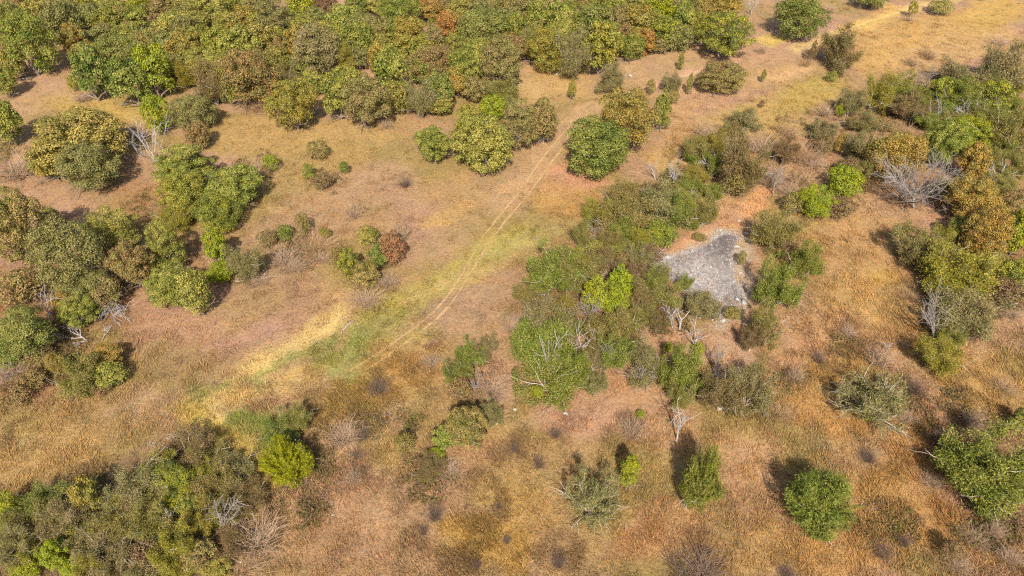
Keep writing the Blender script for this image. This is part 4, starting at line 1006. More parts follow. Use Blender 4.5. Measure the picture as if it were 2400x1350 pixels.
# ------------------------------------------------------------------ the ground cover: real patches of grass, weeds, bare earth (colour = sRGB of the sunlit surface)
def poly_world(pts):
    return np.array([at(*p)[:2] for p in pts])
GROUND_GAIN = np.array([.505, .545, .565])
BASE_A, BASE_B, BASE_C = (184, 140, 96), (172, 138, 82), (186, 138, 106)
BLOBS = [  # centre px, radii px, tilt deg, colour, strength
 (100, 220, 130, 50, -10, (196, 146, 112), .8), (300, 262, 230, 34, 6, (200, 160, 80), .9), (190, 200, 60, 24, -20, (192, 152, 82), .6),
 (120, 440, 140, 50, 10, (190, 138, 108), .8), (300, 400, 120, 60, 0, (188, 136, 104), .8), (330, 480, 60, 50, 0, (180, 124, 80), .7),
 (640, 320, 190, 50, -4, (192, 150, 86), .9), (700, 400, 130, 50, 0, (178, 142, 82), .8), (880, 300, 150, 40, 0, (196, 152, 92), .7),
 (860, 430, 110, 60, -10, (182, 138, 104), .9), (930, 470, 60, 40, 0, (186, 136, 112), .6), (820, 370, 60, 30, 0, (186, 142, 78), .6),
 (1060, 495, 90, 26, -25, (212, 164, 94), .8), (1090, 440, 100, 60, -20, (186, 140, 92), .6), (1190, 400, 110, 50, -30, (184, 142, 104), .6),
 (690, 560, 100, 70, 0, (178, 134, 104), .8), (660, 660, 110, 60, -25, (176, 130, 98), .8), (560, 720, 120, 50, -20, (184, 144, 94), .7),
 (420, 770, 110, 50, -10, (196, 138, 108), .9), (400, 850, 90, 40, -10, (170, 132, 84), .8), (980, 580, 60, 40, -30, (182, 130, 108), .9),
 (1060, 560, 110, 40, -35, (176, 140, 94), .6), (1000, 640, 60, 40, -35, (180, 146, 88), .6),
 (1080, 730, 110, 60, -30, (174, 132, 104), .9), (1190, 660, 60, 50, -40, (178, 130, 98), .8), (1110, 690, 40, 30, 0, (180, 138, 112), .6),
 (1300, 540, 60, 22, -15, (188, 148, 84), .7), (1250, 560, 50, 30, -20, (180, 148, 84), .7), (1340, 470, 90, 40, 0, (204, 148, 80), .8), (1330, 440, 60, 30, 0, (208, 148, 98), .6),
 (180, 1000, 200, 90, -15, (184, 142, 84), .9), (330, 950, 90, 50, -10, (184, 144, 104), .8), (100, 1080, 130, 50, -15, (202, 156, 92), .8), (40, 980, 60, 60, 0, (176, 146, 78), .6),
 (420, 960, 50, 80, 20, (188, 146, 104), .6), (660, 900, 100, 34, -20, (196, 152, 108), .8),
 (860, 900, 110, 60, -20, (186, 142, 70), .9), (800, 960, 100, 50, -10, (182, 142, 76), .7), (960, 860, 90, 50, -20, (190, 140, 76), .8),
 (960, 790, 60, 26, -30, (176, 136, 104), .6), (880, 1030, 70, 60, -20, (184, 150, 84), .6), (920, 960, 50, 40, 0, (196, 150, 108), .6),
 (800, 1060, 60, 30, -20, (212, 164, 124), .9), (700, 1170, 80, 40, -20, (210, 156, 118), 1.), (760, 1190, 70, 60, 0, (204, 150, 116), .7),
 (760, 1280, 120, 80, 0, (184, 134, 94), .8), (960, 1180, 80, 60, 10, (176, 130, 96), .7),
 (1180, 1140, 110, 70, 0, (184, 144, 82), .8), (1140, 1280, 110, 60, 0, (194, 144, 68), .9), (1240, 1190, 70, 60, 0, (194, 146, 70), .7), (1310, 1200, 90, 60, 0, (188, 142, 88), .5),
 (1380, 970, 130, 60, 0, (204, 146, 118), 1.), (1440, 900, 80, 40, 0, (208, 146, 112), 1.), (1160, 900, 70, 60, 0, (206, 150, 122), 1.), (1500, 930, 90, 40, 0, (206, 148, 112), .9),
 (1560, 800, 60, 60, 0, (200, 142, 108), .9), (1700, 830, 60, 80, 10, (206, 156, 128), 1.), (1620, 800, 40, 40, 0, (206, 150, 116), .8), (1560, 1010, 110, 60, 0, (198, 146, 102), .8),
 (1650, 560, 120, 24, -18, (220, 152, 104), 1.), (1740, 480, 90, 40, -35, (210, 158, 100), .9), (1690, 490, 60, 30, -30, (208, 152, 106), .8),
 (1760, 640, 30, 90, -10, (190, 140, 106), .9), (1760, 560, 40, 50, 0, (188, 136, 100), .8), (1740, 760, 40, 40, 0, (206, 146, 112), .9),
 (2000, 560, 130, 90, -20, (200, 148, 92), .9), (2020, 700, 120, 90, 0, (206, 156, 90), .9), (1960, 800, 110, 70, 0, (204, 148, 96), .8), (1860, 860, 80, 60, 0, (204, 148, 108), .8),
 (2060, 650, 50, 30, 0, (216, 164, 80), .7), (2120, 780, 60, 60, 0, (198, 144, 80), .7), (2100, 470, 90, 40, 0, (204, 150, 112), .9), (2290, 800, 50, 60, 0, (204, 152, 112), .9),
 (2340, 370, 70, 30, -20, (206, 150, 108), .9), (2370, 770, 60, 50, 0, (206, 152, 116), .9),
 (2300, 920, 150, 90, 20, (198, 150, 84), .9), (2000, 880, 120, 50, 10, (196, 146, 74), .7), (1930, 970, 90, 50, 20, (204, 146, 82), .9), (2150, 1050, 110, 80, 30, (200, 142, 76), .8),
 (2080, 1180, 110, 110, 20, (204, 150, 82), .95), (2180, 1150, 60, 60, 0, (198, 142, 84), .6), (2250, 1240, 110, 60, 20, (200, 140, 74), .8), (2350, 1290, 90, 60, 0, (196, 146, 90), .7),
 (1760, 1120, 90, 120, 0, (200, 148, 102), .9), (1760, 1290, 170, 60, 0, (194, 146, 84), .8), (1540, 1240, 110, 80, 0, (198, 144, 96), .8), (1500, 1250, 60, 40, 0, (190, 128, 76), .6), (1960, 1310, 130, 50, 0, (204, 148, 82), .8),
 (1720, 130, 150, 40, 0, (202, 148, 114), .8), (1560, 150, 130, 40, -8, (204, 156, 110), .8), (1690, 228, 110, 26, 4, (212, 152, 122), 1.), (1300, 185, 90, 50, 0, (206, 160, 96), .9), (1250, 215, 60, 30, 0, (210, 164, 104), .7),
 (1800, 95, 30, 16, 0, (232, 190, 94), 1.), (1830, 180, 110, 24, -10, (208, 158, 106), .7), (1600, 260, 60, 30, 0, (206, 150, 98), .7),
 (1800, 260, 150, 40, -12, (200, 158, 88), .9), (1700, 300, 90, 30, -10, (200, 158, 90), .7), (1900, 220, 90, 34, -20, (194, 158, 76), .9), (1840, 300, 90, 26, 0, (200, 158, 84), .7), (1780, 350, 120, 40, 0, (194, 146, 86), .6),
 (2150, 80, 180, 50, -12, (210, 158, 88), .9), (2280, 100, 120, 40, -10, (214, 162, 98), .8), (2330, 30, 90, 40, -10, (214, 164, 78), .8), (2060, 140, 70, 40, -20, (210, 158, 86), .8), (2120, 170, 60, 20, 0, (198, 148, 92), .6), (2200, 130, 120, 24, -6, (208, 160, 104), .8),
 (1900, 420, 120, 60, 0, (198, 144, 110), .8), (1640, 240, 50, 30, 0, (206, 150, 112), .6), (1600, 330, 50, 50, 0, (204, 148, 92), .7), (1560, 370, 50, 30, 0, (208, 160, 88), .7), (1350, 415, 90, 24, 10, (214, 146, 108), .9),
 (1010, 60, 24, 26, 0, (200, 146, 112), 1.), (862, 150, 30, 50, -10, (208, 150, 116), 1.), (740, 215, 50, 50, 20, (206, 152, 118), 1.), (800, 20, 24, 30, 0, (200, 148, 116), 1.), (560, 250, 60, 14, 0, (200, 146, 116), .8),
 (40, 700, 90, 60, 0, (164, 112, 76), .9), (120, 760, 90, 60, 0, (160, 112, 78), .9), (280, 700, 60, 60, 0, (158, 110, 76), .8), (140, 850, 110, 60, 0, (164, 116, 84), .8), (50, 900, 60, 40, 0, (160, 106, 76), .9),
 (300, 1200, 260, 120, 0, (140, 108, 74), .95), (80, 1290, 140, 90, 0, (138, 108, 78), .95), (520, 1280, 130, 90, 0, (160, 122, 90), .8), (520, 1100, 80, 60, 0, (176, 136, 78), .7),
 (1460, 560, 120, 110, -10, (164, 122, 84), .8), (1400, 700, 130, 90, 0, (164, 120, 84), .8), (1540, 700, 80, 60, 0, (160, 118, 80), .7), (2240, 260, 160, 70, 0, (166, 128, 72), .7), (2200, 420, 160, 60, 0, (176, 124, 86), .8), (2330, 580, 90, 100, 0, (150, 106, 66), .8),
]
LINES = [  # points px, half width px, colour, strength
 ([(470, 985), (560, 905), (660, 820), (790, 745)], 34, (228, 186, 116), 1.),
 ([(600, 930), (700, 880), (790, 845)], 18, (212, 168, 100), .8),
 ([(480, 920), (600, 880), (700, 830), (790, 790)], 18, (162, 152, 80), .8),
 ([(780, 830), (860, 780), (930, 730)], 46, (164, 152, 80), .7),
 ([(800, 860), (830, 820)], 40, (162, 152, 80), .8),
 ([(900, 720), (1000, 680), (1090, 620), (1160, 580), (1230, 545)], 34, (190, 162, 82), .85),
 ([(960, 700), (1040, 660), (1120, 640), (1200, 600)], 14, (208, 168, 104), .6),
 ([(1010, 690), (1060, 650), (1100, 620)], 9, (202, 166, 104), .5),
 ([(1150, 592), (1240, 556), (1330, 530)], 24, (178, 154, 92), .6),
 ([(1600, 575), (1690, 530), (1760, 480)], 22, (212, 156, 116), .8),
 ([(450, 950), (480, 1010), (560, 1060)], 26, (214, 176, 92), .9),
 ([(560, 990), (620, 1010), (640, 1060)], 30, (158, 152, 76), .9),
 ([(520, 1040), (580, 1090), (640, 1120)], 24, (200, 164, 86), .8),
 ([(880, 820), (960, 800), (1020, 770)], 22, (178, 148, 80), .7),
 ([(1405, 245), (1480, 215), (1560, 190), (1640, 165), (1740, 140)], 10, (216, 160, 122), .7),
 ([(1180, 470), (1280, 350), (1340, 290), (1400, 245)], 30, (200, 154, 108), .8),
 ([(1860, 120), (1970, 75), (2060, 45), (2160, 12), (2260, -10)], 14, (222, 180, 114), .9),
 ([(2000, 70), (2100, 20)], 22, (222, 172, 92), .7),
 ([(1530, 220), (1640, 215), (1760, 190), (1900, 160)], 14, (214, 164, 112), .7),
 ([(730, 680), (830, 700), (810, 780), (795, 830)], 9, (206, 160, 108), .7),
 ([(860, 1200), (870, 1330)], 5, (206, 152, 110), .7), ([(895, 1180), (880, 1300)], 5, (206, 152, 110), .7),
 ([(1560, 596), (1650, 570), (1740, 520), (1800, 440)], 12, (222, 160, 108), .9),
]
GR = np.random.RandomState(3)
_cov = []
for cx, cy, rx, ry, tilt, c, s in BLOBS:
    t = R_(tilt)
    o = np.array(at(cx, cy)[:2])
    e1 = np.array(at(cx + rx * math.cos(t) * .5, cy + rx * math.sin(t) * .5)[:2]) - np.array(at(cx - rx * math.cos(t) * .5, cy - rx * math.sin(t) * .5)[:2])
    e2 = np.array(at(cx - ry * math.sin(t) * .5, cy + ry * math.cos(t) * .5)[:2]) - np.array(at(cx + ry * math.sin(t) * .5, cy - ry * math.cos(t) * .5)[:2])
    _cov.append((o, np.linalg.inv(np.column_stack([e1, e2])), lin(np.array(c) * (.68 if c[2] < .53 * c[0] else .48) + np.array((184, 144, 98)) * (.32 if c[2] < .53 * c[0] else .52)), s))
_lin = []
for pts, hw, c, s in LINES:
    W = poly_world(pts)
    _lin.append((W, hw * scale_at(*pts[len(pts) // 2]) * 1.15, lin(c), s))
_lin.append((poly_world([(1548, 606), (1580, 592), (1640, 572), (1692, 540), (1745, 548), (1736, 600), (1745, 660), (1764, 706), (1740, 730), (1690, 772)]), .5, lin((198, 166, 134)), .8))
def seg_dist(P, W):
    best = np.full(len(P), 1e9)
    for a, b in zip(W[:-1], W[1:]):
        d = b - a
        t = np.clip(((P - a) @ d) / (d @ d), 0, 1)
        best = np.minimum(best, np.linalg.norm(P - (a + t[:, None] * d), axis=1))
    return best
def cover_colour(x, y):
    """linear colour of what grows or lies at a place on the ground"""
    x, y = np.asarray(x, float), np.asarray(y, float)
    wx = x + 3.2 * (fbm(x, y, 5.0, 2) - .5) + 1.4 * (vnoise(x, y, 1.3, 5) - .5)
    wy = y + 3.2 * (fbm(x + 50, y, 5.0, 3) - .5) + 1.4 * (vnoise(x, y + 40, 1.3, 6) - .5)
    n1, n2 = fbm(x, y, 9, 0), fbm(x, y, 14, 4)
    f = np.clip((n1 - .38) / .24, 0, 1)[:, None]
    g = np.clip((n2 - .48) / .2, 0, 1)[:, None]
    c = lin(BASE_A) * (1 - f) + lin(BASE_B) * f
    c = c * (1 - g) + lin(BASE_C) * g
    P = np.c_[wx, wy]
    for o, M, col, s in _cov:
        q = (P - o)
        near = np.abs(q).max(1) < 60
        if not near.any():
            continue
        r = np.linalg.norm(q[near] @ M.T, axis=1)
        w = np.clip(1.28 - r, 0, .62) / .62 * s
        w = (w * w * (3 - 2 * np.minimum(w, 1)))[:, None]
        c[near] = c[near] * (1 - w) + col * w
    for W, hw, col, s in _lin:
        d = seg_dist(P, W) / hw
        w = np.clip(1.5 - d, 0, 1) * s
        w = (w * (0.55 + 0.9 * vnoise(x, y, 0.9, 7)))
        w = np.clip(w, 0, 1)[:, None]
        c = c * (1 - w) + col * w
    # mottling of the sward itself
    m = 0.86 + 0.28 * fbm(x, y, 1.6, 1)
    v = vnoise(x, y, 0.7, 3)
    c = c * m[:, None] * (1 + (v[:, None] - .5) * np.array([.16, .10, -.04]))
    return c * GROUND_GAIN

# wheel ruts of the track and the outline of the bare patch, in world metres
RUT_A = [(1400, 246), (1345, 285), (1300, 335), (1254, 395), (1222, 445), (1190, 485), (1150, 530), (1115, 580), (1095, 625), (1075, 662), (1045, 695), (1030, 728), (990, 756), (950, 785), (905, 815), (850, 850), (790, 890)]
RUT_B = [(1418, 250), (1366, 292), (1322, 342), (1276, 402), (1242, 452), (1212, 487), (1172, 532), (1140, 580), (1112, 625), (1090, 664), (1066, 700), (1052, 728), (1012, 760), (974, 786), (930, 820), (876, 856), (816, 896)]
RUT_C = [(1412, 241), (1470, 218), (1530, 200), (1590, 182), (1650, 165), (1715, 148)]
RUT_D = [(1880, 112), (1960, 78), (2040, 50), (2110, 28), (2190, 4)]
RUT_E = [(872, 1168), (862, 1225), (852, 1300)]
RUT_F = [(900, 1160), (890, 1225), (880, 1290)]
BED = [(1553, 606), (1580, 596), (1612, 588), (1640, 577), (1672, 556), (1690, 543), (1718, 545), (1736, 556), (1730, 580), (1718, 600), (1722, 640), (1736, 668), (1752, 700), (1746, 716), (1718, 722), (1700, 742), (1686, 760), (1676, 748), (1660, 740), (1630, 712), (1600, 680), (1572, 652), (1553, 626)]
bed_w = poly_world(BED)
rut_w = [poly_world(r) for r in (RUT_A, RUT_B, RUT_C, RUT_D, RUT_E, RUT_F)]
def in_poly(P, W):
    x, y = P[:, 0], P[:, 1]
    ins = np.zeros(len(P), bool)
    for (x1, y1), (x2, y2) in zip(W, np.roll(W, -1, 0)):
        c = ((y1 > y) != (y2 > y)) & (x < (x2 - x1) * (y - y1) / (y2 - y1 + 1e-12) + x1)
        ins ^= c
    return ins

def ground_mat():
    m, nt, out = new_mat('dry_ground')
    a = N(nt, 'ShaderNodeAttribute', attribute_name='cover')
    tc = N(nt, 'ShaderNodeTexCoord')
    n1 = N(nt, 'ShaderNodeTexNoise')
    n1.inputs['Scale'].default_value, n1.inputs['Detail'].default_value, n1.inputs['Roughness'].default_value = 3.2, 6, .75
    nt.links.new(tc.outputs['Object'], n1.inputs['Vector'])
    rm = N(nt, 'ShaderNodeMapRange')
    rm.inputs[1].default_value, rm.inputs[2].default_value, rm.inputs[3].default_value, rm.inputs[4].default_value = .3, .7, .62, 1.25
    nt.links.new(n1.outputs[0], rm.inputs[0])
    c = mixc(nt, 1.0, a.outputs['Color'], rm.outputs[0], 'MULTIPLY')
    p = N(nt, 'ShaderNodeBsdfPrincipled')
    p.inputs['Roughness'].default_value = .95
    p.inputs['Specular IOR Level'].default_value = .1
    nt.links.new(c, p.inputs['Base Color'])
    b = N(nt, 'ShaderNodeBump')
    b.inputs['Strength'].default_value, b.inputs['Distance'].default_value = .7, .22
    nt.links.new(n1.outputs[0], b.inputs['Height'])
    nt.links.new(b.outputs[0], p.inputs['Normal'])
    nt.links.new(p.outputs[0], out.inputs[0])
    return m

def axis(lo, hi, step, far):
    core = np.arange(lo, hi + step, step)
    g = step * 1.35 ** np.arange(1, 40)
    ext = np.cumsum(g)
    ext = ext[ext < far]
    return np.r_[lo - ext[::-1], core, core[-1] + ext]
gx = axis(-125, 125, .6, 2500)
gy = axis(12, 165, .6, 2500)
GX, GY = np.meshgrid(gx, gy)
gxf, gyf = GX.ravel(), GY.ravel()
gz = ground_z(gxf, gyf)
nx, ny = len(gx), len(gy)
ii, jj = np.meshgrid(np.arange(nx - 1), np.arange(ny - 1))
k0 = (jj * nx + ii).ravel()
gF = np.c_[k0, k0 + 1, k0 + nx + 1, k0 + nx]
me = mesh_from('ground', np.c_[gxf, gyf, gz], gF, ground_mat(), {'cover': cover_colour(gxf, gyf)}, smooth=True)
def obj(name, me, parent=None, **props):
    o = bpy.data.objects.new(name, me)
    COL.objects.link(o)
    o.parent = parent
    for k, v in props.items():
        o[k] = v
    return o
obj('ground', me, kind='structure', label='dry autumn grassland ground with bare pink earth showing through', category='ground')

# the bare grey patch: a dried pond bed of ashy earth and chalk, its own sheet just above the ground
def bed_mat():
    m, nt, out = new_mat('ashy_dried_mud')
    tc = N(nt, 'ShaderNodeTexCoord')
    n1 = N(nt, 'ShaderNodeTexNoise')
    n1.inputs['Scale'].default_value, n1.inputs['Detail'].default_value, n1.inputs['Roughness'].default_value = 2.6, 7, .8
    nt.links.new(tc.outputs['Object'], n1.inputs['Vector'])
    at_ = N(nt, 'ShaderNodeAttribute', attribute_name='cover')
    rm = N(nt, 'ShaderNodeMapRange')
    rm.inputs[1].default_value, rm.inputs[2].default_value, rm.inputs[3].default_value, rm.inputs[4].default_value = .38, .62, .42, 1.35
    nt.links.new(n1.outputs[0], rm.inputs[0])
    c = mixc(nt, 1.0, at_.outputs['Color'], rm.outputs[0], 'MULTIPLY')
    p = N(nt, 'ShaderNodeBsdfPrincipled')
    p.inputs['Roughness'].default_value = .95
    nt.links.new(c, p.inputs['Base Color'])
    b = N(nt, 'ShaderNodeBump')
    b.inputs['Strength'].default_value, b.inputs['Distance'].default_value = .6, .12
    nt.links.new(n1.outputs[0], b.inputs['Height'])
    nt.links.new(b.outputs[0], p.inputs['Normal'])
    nt.links.new(p.outputs[0], out.inputs[0])
    return m
def sheet(name, W, step, lift, colour, mat, **props):
    lo, hi = W.min(0) - 1, W.max(0) + 1
    xs, ys = np.arange(lo[0], hi[0], step), np.arange(lo[1], hi[1], step)
    X, Y = np.meshgrid(xs, ys)
    x, y = X.ravel(), Y.ravel()
    P = np.c_[x + .7 * (vnoise(x, y, .9, 2) - .5), y + .7 * (vnoise(x + 30, y, 1.1, 3) - .5)]
    ins = in_poly(P, W)
    n = len(xs)
    i, j = np.meshgrid(np.arange(n - 1), np.arange(len(ys) - 1))
    k = (j * n + i).ravel()
    F = np.c_[k, k + 1, k + n + 1, k + n]
    F = F[ins[F].sum(1) >= 3]
    used = np.unique(F)
    mp = np.full(len(x), -1)
    mp[used] = np.arange(len(used))
    x, y = x[used], y[used]
    V = np.c_[x, y, ground_z(x, y) + lift]
    return obj(name, mesh_from(name, V, mp[F], mat, {'cover': colour(x, y)}, smooth=True), **props)
c_pale = np.array(at(1650, 655)[:2])
def bed_colour(x, y):
    d = np.hypot(x - c_pale[0], (y - c_pale[1]) * .8)
    w = np.clip(1.25 - d / 4.2 + .7 * (fbm(x, y, 2.0, 2) - .5), 0, 1)[:, None]
    edge = np.clip(1 - seg_dist(np.c_[x, y], np.r_[bed_w, bed_w[:1]]) / .7, 0, 1)[:, None] * .8
    c = lin((126, 114, 108)) * (1 - w) + lin((190, 178, 168)) * w
    return (c * (1 - edge) + lin((206, 190, 176)) * edge) * np.array([.45, .43, .41])
sheet('dry_pond_bed', bed_w, .3, .03, bed_colour, bed_mat(), kind='structure', label='bare ash grey dried pond bed with chalky white edges', category='pond bed')

def pebbles(n):
    rng = np.random.RandomState(77)
    lo, hi = bed_w.min(0) - 1, bed_w.max(0) + 1
    P = rng.uniform(lo, hi, (n * 6, 2))
    e = seg_dist(P, np.r_[bed_w, bed_w[:1]])
    P = P[(in_poly(P, bed_w) & (rng.rand(len(P)) < .35)) | (e < .5)][:n]
    s = rng.uniform(.03, .10, len(P)) * np.where(rng.rand(len(P)) < .06, 2.0, 1)
    base = np.array([(1, 0, 0), (0, 1, 0), (-1, 0, 0), (0, -1, 0), (0, 0, .8), (0, 0, -.4)], float)
    tri = np.array([(0, 1, 4), (1, 2, 4), (2, 3, 4), (3, 0, 4), (1, 0, 5), (2, 1, 5), (3, 2, 5), (0, 3, 5)])
    V = base[None] * (s[:, None, None] * rng.uniform(.6, 1.3, (len(P), 6, 1)))
    a = rng.uniform(0, 6.28, len(P))
    x = V[..., 0] * np.cos(a)[:, None] - V[..., 1] * np.sin(a)[:, None] + P[:, :1]
    y = V[..., 0] * np.sin(a)[:, None] + V[..., 1] * np.cos(a)[:, None] + P[:, 1:]
    z = V[..., 2] + (ground_z(P[:, 0], P[:, 1]) + .04)[:, None]
    F = (tri[None] + 6 * np.arange(len(P))[:, None, None]).reshape(-1, 3)
    return mesh_from('pebbles', np.stack([x, y, z], -1).reshape(-1, 3), F, ROCK)
obj('pebbles', pebbles(1500), kind='stuff', label='loose chalky pebbles over the bare grey pond bed', category='pebbles')

# wheel ruts: thin worn strips of paler earth
def strip(name, W, half, lift, col, **props):
    V, F, C = [], [], []
    # resample
    seg = np.linalg.norm(np.diff(W, axis=0), axis=1)
    s = np.r_[0, np.cumsum(seg)]
    t = np.arange(0, s[-1], .35)
    X = np.c_[np.interp(t, s, W[:, 0]), np.interp(t, s, W[:, 1])]
    k = np.hanning(35)[1:-1]
    k /= k.sum()
    if len(X) > 40:
        Xs = np.c_[np.convolve(np.pad(X[:, 0], 16, 'reflect', reflect_type='odd'), k, 'valid'), np.convolve(np.pad(X[:, 1], 16, 'reflect', reflect_type='odd'), k, 'valid')]
        X = Xs
    d = norm(np.gradient(X, axis=0))
    nn = np.c_[-d[:, 1], d[:, 0]]
    hw = half * np.clip(-.25 + 2.4 * fbm(X[:, 0] + 7, X[:, 1], 2.2, 5), .4, 1.5)
    hw *= np.clip(np.minimum(t, t[-1] - t) / 9, .1, 1)
    for m_ in (-1, 0, 1):
        q = X + nn * (hw * m_)[:, None]
        V.append(np.c_[q, ground_z(q[:, 0], q[:, 1]) + lift])
    n = len(X)
    V = np.concatenate(V)
    i = np.arange(n - 1)
    F = np.r_[np.c_[i, i + n, i + n + 1, i + 1], np.c_[i + n, i + 2 * n, i + 2 * n + 1, i + n + 1]]
    c = lin(col) * GROUND_GAIN * (.86 + .3 * fbm(V[:, 0], V[:, 1], .8, 2))[:, None]
    return obj(name, mesh_from(name, V, F, bpy.data.materials['dry_ground'], {'cover': c}, smooth=True), **props)
RUTS = [(.12, (208, 162, 110), 'outer wheel rut of the dirt track across the meadow'), (.12, (208, 162, 110), 'inner wheel rut of the dirt track across the meadow'), (.3, (214, 166, 124), 'single worn path continuing the track uphill'), (.25, (234, 190, 112), 'straw coloured track along the top edge'), (.16, (206, 158, 116), 'faint old wheel rut on the near slope by the dark grey brush'), (.16, (206, 158, 116), 'second faint old wheel rut on the near slope')]
for W, (hw, c, lb) in zip(rut_w, RUTS):
    strip('dirt_track', W, hw, .03, c, kind='structure', label=lb, category='track', group='wheel tracks over the meadow')

# ------------------------------------------------------------------ grass: real blades, denser near by
def blade_mat():
    m, nt, out = new_mat('dry_grass_blades')
    a = N(nt, 'ShaderNodeAttribute', attribute_name='cover')
    d = N(nt, 'ShaderNodeBsdfDiffuse')
    t = N(nt, 'ShaderNodeBsdfTranslucent')
    mx = N(nt, 'ShaderNodeMixShader')
    mx.inputs[0].default_value = .45
    nt.links.new(a.outputs['Color'], d.inputs[0])
    nt.links.new(a.outputs['Color'], t.inputs[0])
    nt.links.new(d.outputs[0], mx.inputs[1])
    nt.links.new(t.outputs[0], mx.inputs[2])
    nt.links.new(mx.outputs[0], out.inputs[0])
    return m
def grass(name, seed, ntry, ylim, per, h0, wid, cap, keep=None, shade=1.0, **props):
    rng = np.random.RandomState(seed)
    y = rng.uniform(ylim[0], ylim[1], ntry)
    x = rng.uniform(-1, 1, ntry) * (.78 * (y * .766 + 33) + 6)
    z2 = (y * CP + CAM_H * SP)
    pk = (56.0 / z2) ** 2
    ok = rng.rand(ntry) < pk
    P = np.c_[x, y]
    ok &= ~in_poly(P, bed_w) | ((rng.rand(ntry) < .5) & (vnoise(x, y, 1.6, 1) > .66))
    for W in rut_w:
        ok &= (seg_dist(P, W) > .3) | (rng.rand(ntry) < .3)
    x, y = x[ok], y[ok]
    ok2 = (vnoise(x, y, .8, 5) > .3) | (rng.rand(len(x)) < .4)
    x, y = x[ok2], y[ok2]
    if keep is not None:
        q = keep(x, y, rng)
        x, y = x[q], y[q]
    x, y = x[:cap], y[:cap]
    n = len(x)
    col = cover_colour(x, y) * shade
    # bare pink earth carries shorter, thinner grass
    bare = np.clip((col[:, 2] / np.maximum(col[:, 0], 1e-4) - .22) / .16, 0, 1)
    hgt = h0 * rng.uniform(.5, 1.3, n) * (1 - .55 * bare) * (.5 + .5 * fbm(x, y, 3.5, 6) + .9 * np.clip(vnoise(x, y, 1.1, 2) - .25, 0, 1))
    lay = 6.28 * fbm(x, y, 11, 5, 2)
    bx = np.repeat(x, per) + rng.normal(size=n * per) * .22
    by = np.repeat(y, per) + rng.normal(size=n * per) * .22
    bz = ground_z(bx, by) - .02
    h = np.repeat(hgt, per) * rng.uniform(.6, 1.2, n * per)
    a = np.repeat(lay, per) + rng.normal(size=n * per) * 1.4
    ln = rng.uniform(.6, 1.7, n * per) * h
    w = wid * rng.uniform(.6, 1.5, n * per)
    wa = a + 1.57 + rng.normal(size=n * per) * .7
    V = np.empty((n * per, 3, 3))
    V[:, 0] = np.c_[bx - np.cos(wa) * w, by - np.sin(wa) * w, bz]
    V[:, 1] = np.c_[bx + np.cos(wa) * w, by + np.sin(wa) * w, bz]
    V[:, 2] = np.c_[bx + np.cos(a) * ln, by + np.sin(a) * ln, bz + h]
    c = np.repeat(col, per, 0) * rng.uniform(.7, 1.3, (n * per, 1)) * (1 + rng.normal(size=(n * per, 3)) * .05)
    c = np.repeat(np.clip(c, 0, 1), 3, 0)
    F = np.arange(9 * 0 + 3 * n * per).reshape(-1, 3)
    return obj(name, mesh_from(name, V.reshape(-1, 3), F, props.pop('mat'), {'cover': c}), **props)
BLADES = blade_mat()
grass('dry_grass', 11, 420000, (17, 160), 7, .17, .032, 130000, shade=1.22, mat=BLADES, kind='stuff', label='short dry straw and olive grass covering the whole meadow', category='grass')
# taller weeds stand in clumps on the rough slopes
weed_sp = [(np.array(at(cx, cy)[:2]), r) for cx, cy, r in ((2100, 1100, 22), (1460, 600, 13), (1400, 780, 12), (300, 1200, 16), (100, 1260, 12), (2240, 260, 16), (2200, 420, 14), (1700, 380, 16), (60, 740, 9), (130, 860, 9), (560, 600, 8), (1580, 860, 7), (2300, 950, 20), (1950, 960, 9), (880, 960, 12), (1800, 270, 14), (2200, 1250, 14), (2150, 90, 16), (820, 1120, 9), (560, 1040, 6), (2150, 830, 9), (1300, 520, 5), (2000, 600, 10), (1880, 380, 12), (560, 950, 7), (700, 560, 10), (800, 440, 7))]
def weedy(x, y, rng):
    w = np.full(len(x), .05)
    for c, r in weed_sp:
        w = np.maximum(w, np.clip(1.3 - np.hypot(x - c[0], y - c[1]) / r, 0, 1))
    cl = fbm(x, y, 1.5, 3, 2)
    return rng.rand(len(x)) < w * np.clip((cl - .47) / .08, 0, 1)
grass('tall_dry_weeds', 12, 380000, (17, 160), 12, .34, .03, 24000, keep=weedy, shade=1.35, mat=BLADES, kind='stuff', label='taller tawny weeds standing in clumps on the rough slopes', category='weeds')

# dark dead forbs: thin brown stalk clumps scattered through the sward, thicker round the brushy places
fb = [(np.array(at(r[2], r[3])[:2]), 3.4) for rows in PLANTS.values() for r in rows if r[0] == 'brush']
def forby(x, y, rng):
    w = np.full(len(x), .10)
    for c_, r in fb:
        w = np.maximum(w, .5 * np.clip(1.3 - np.hypot(x - c_[0], y - c_[1]) / r, 0, 1))
    return rng.rand(len(x)) < w * np.clip((fbm(x + 90, y, 1.8, 2) - .50) / .1, 0, 1)
grass('dead_forbs', 13, 520000, (17, 160), 13, .38, .022, 26000, keep=forby, shade=np.array([.86, .85, .92]), mat=BLADES, kind='stuff', label='thin brown stalks of dead forbs scattered through the grass', category='weeds')

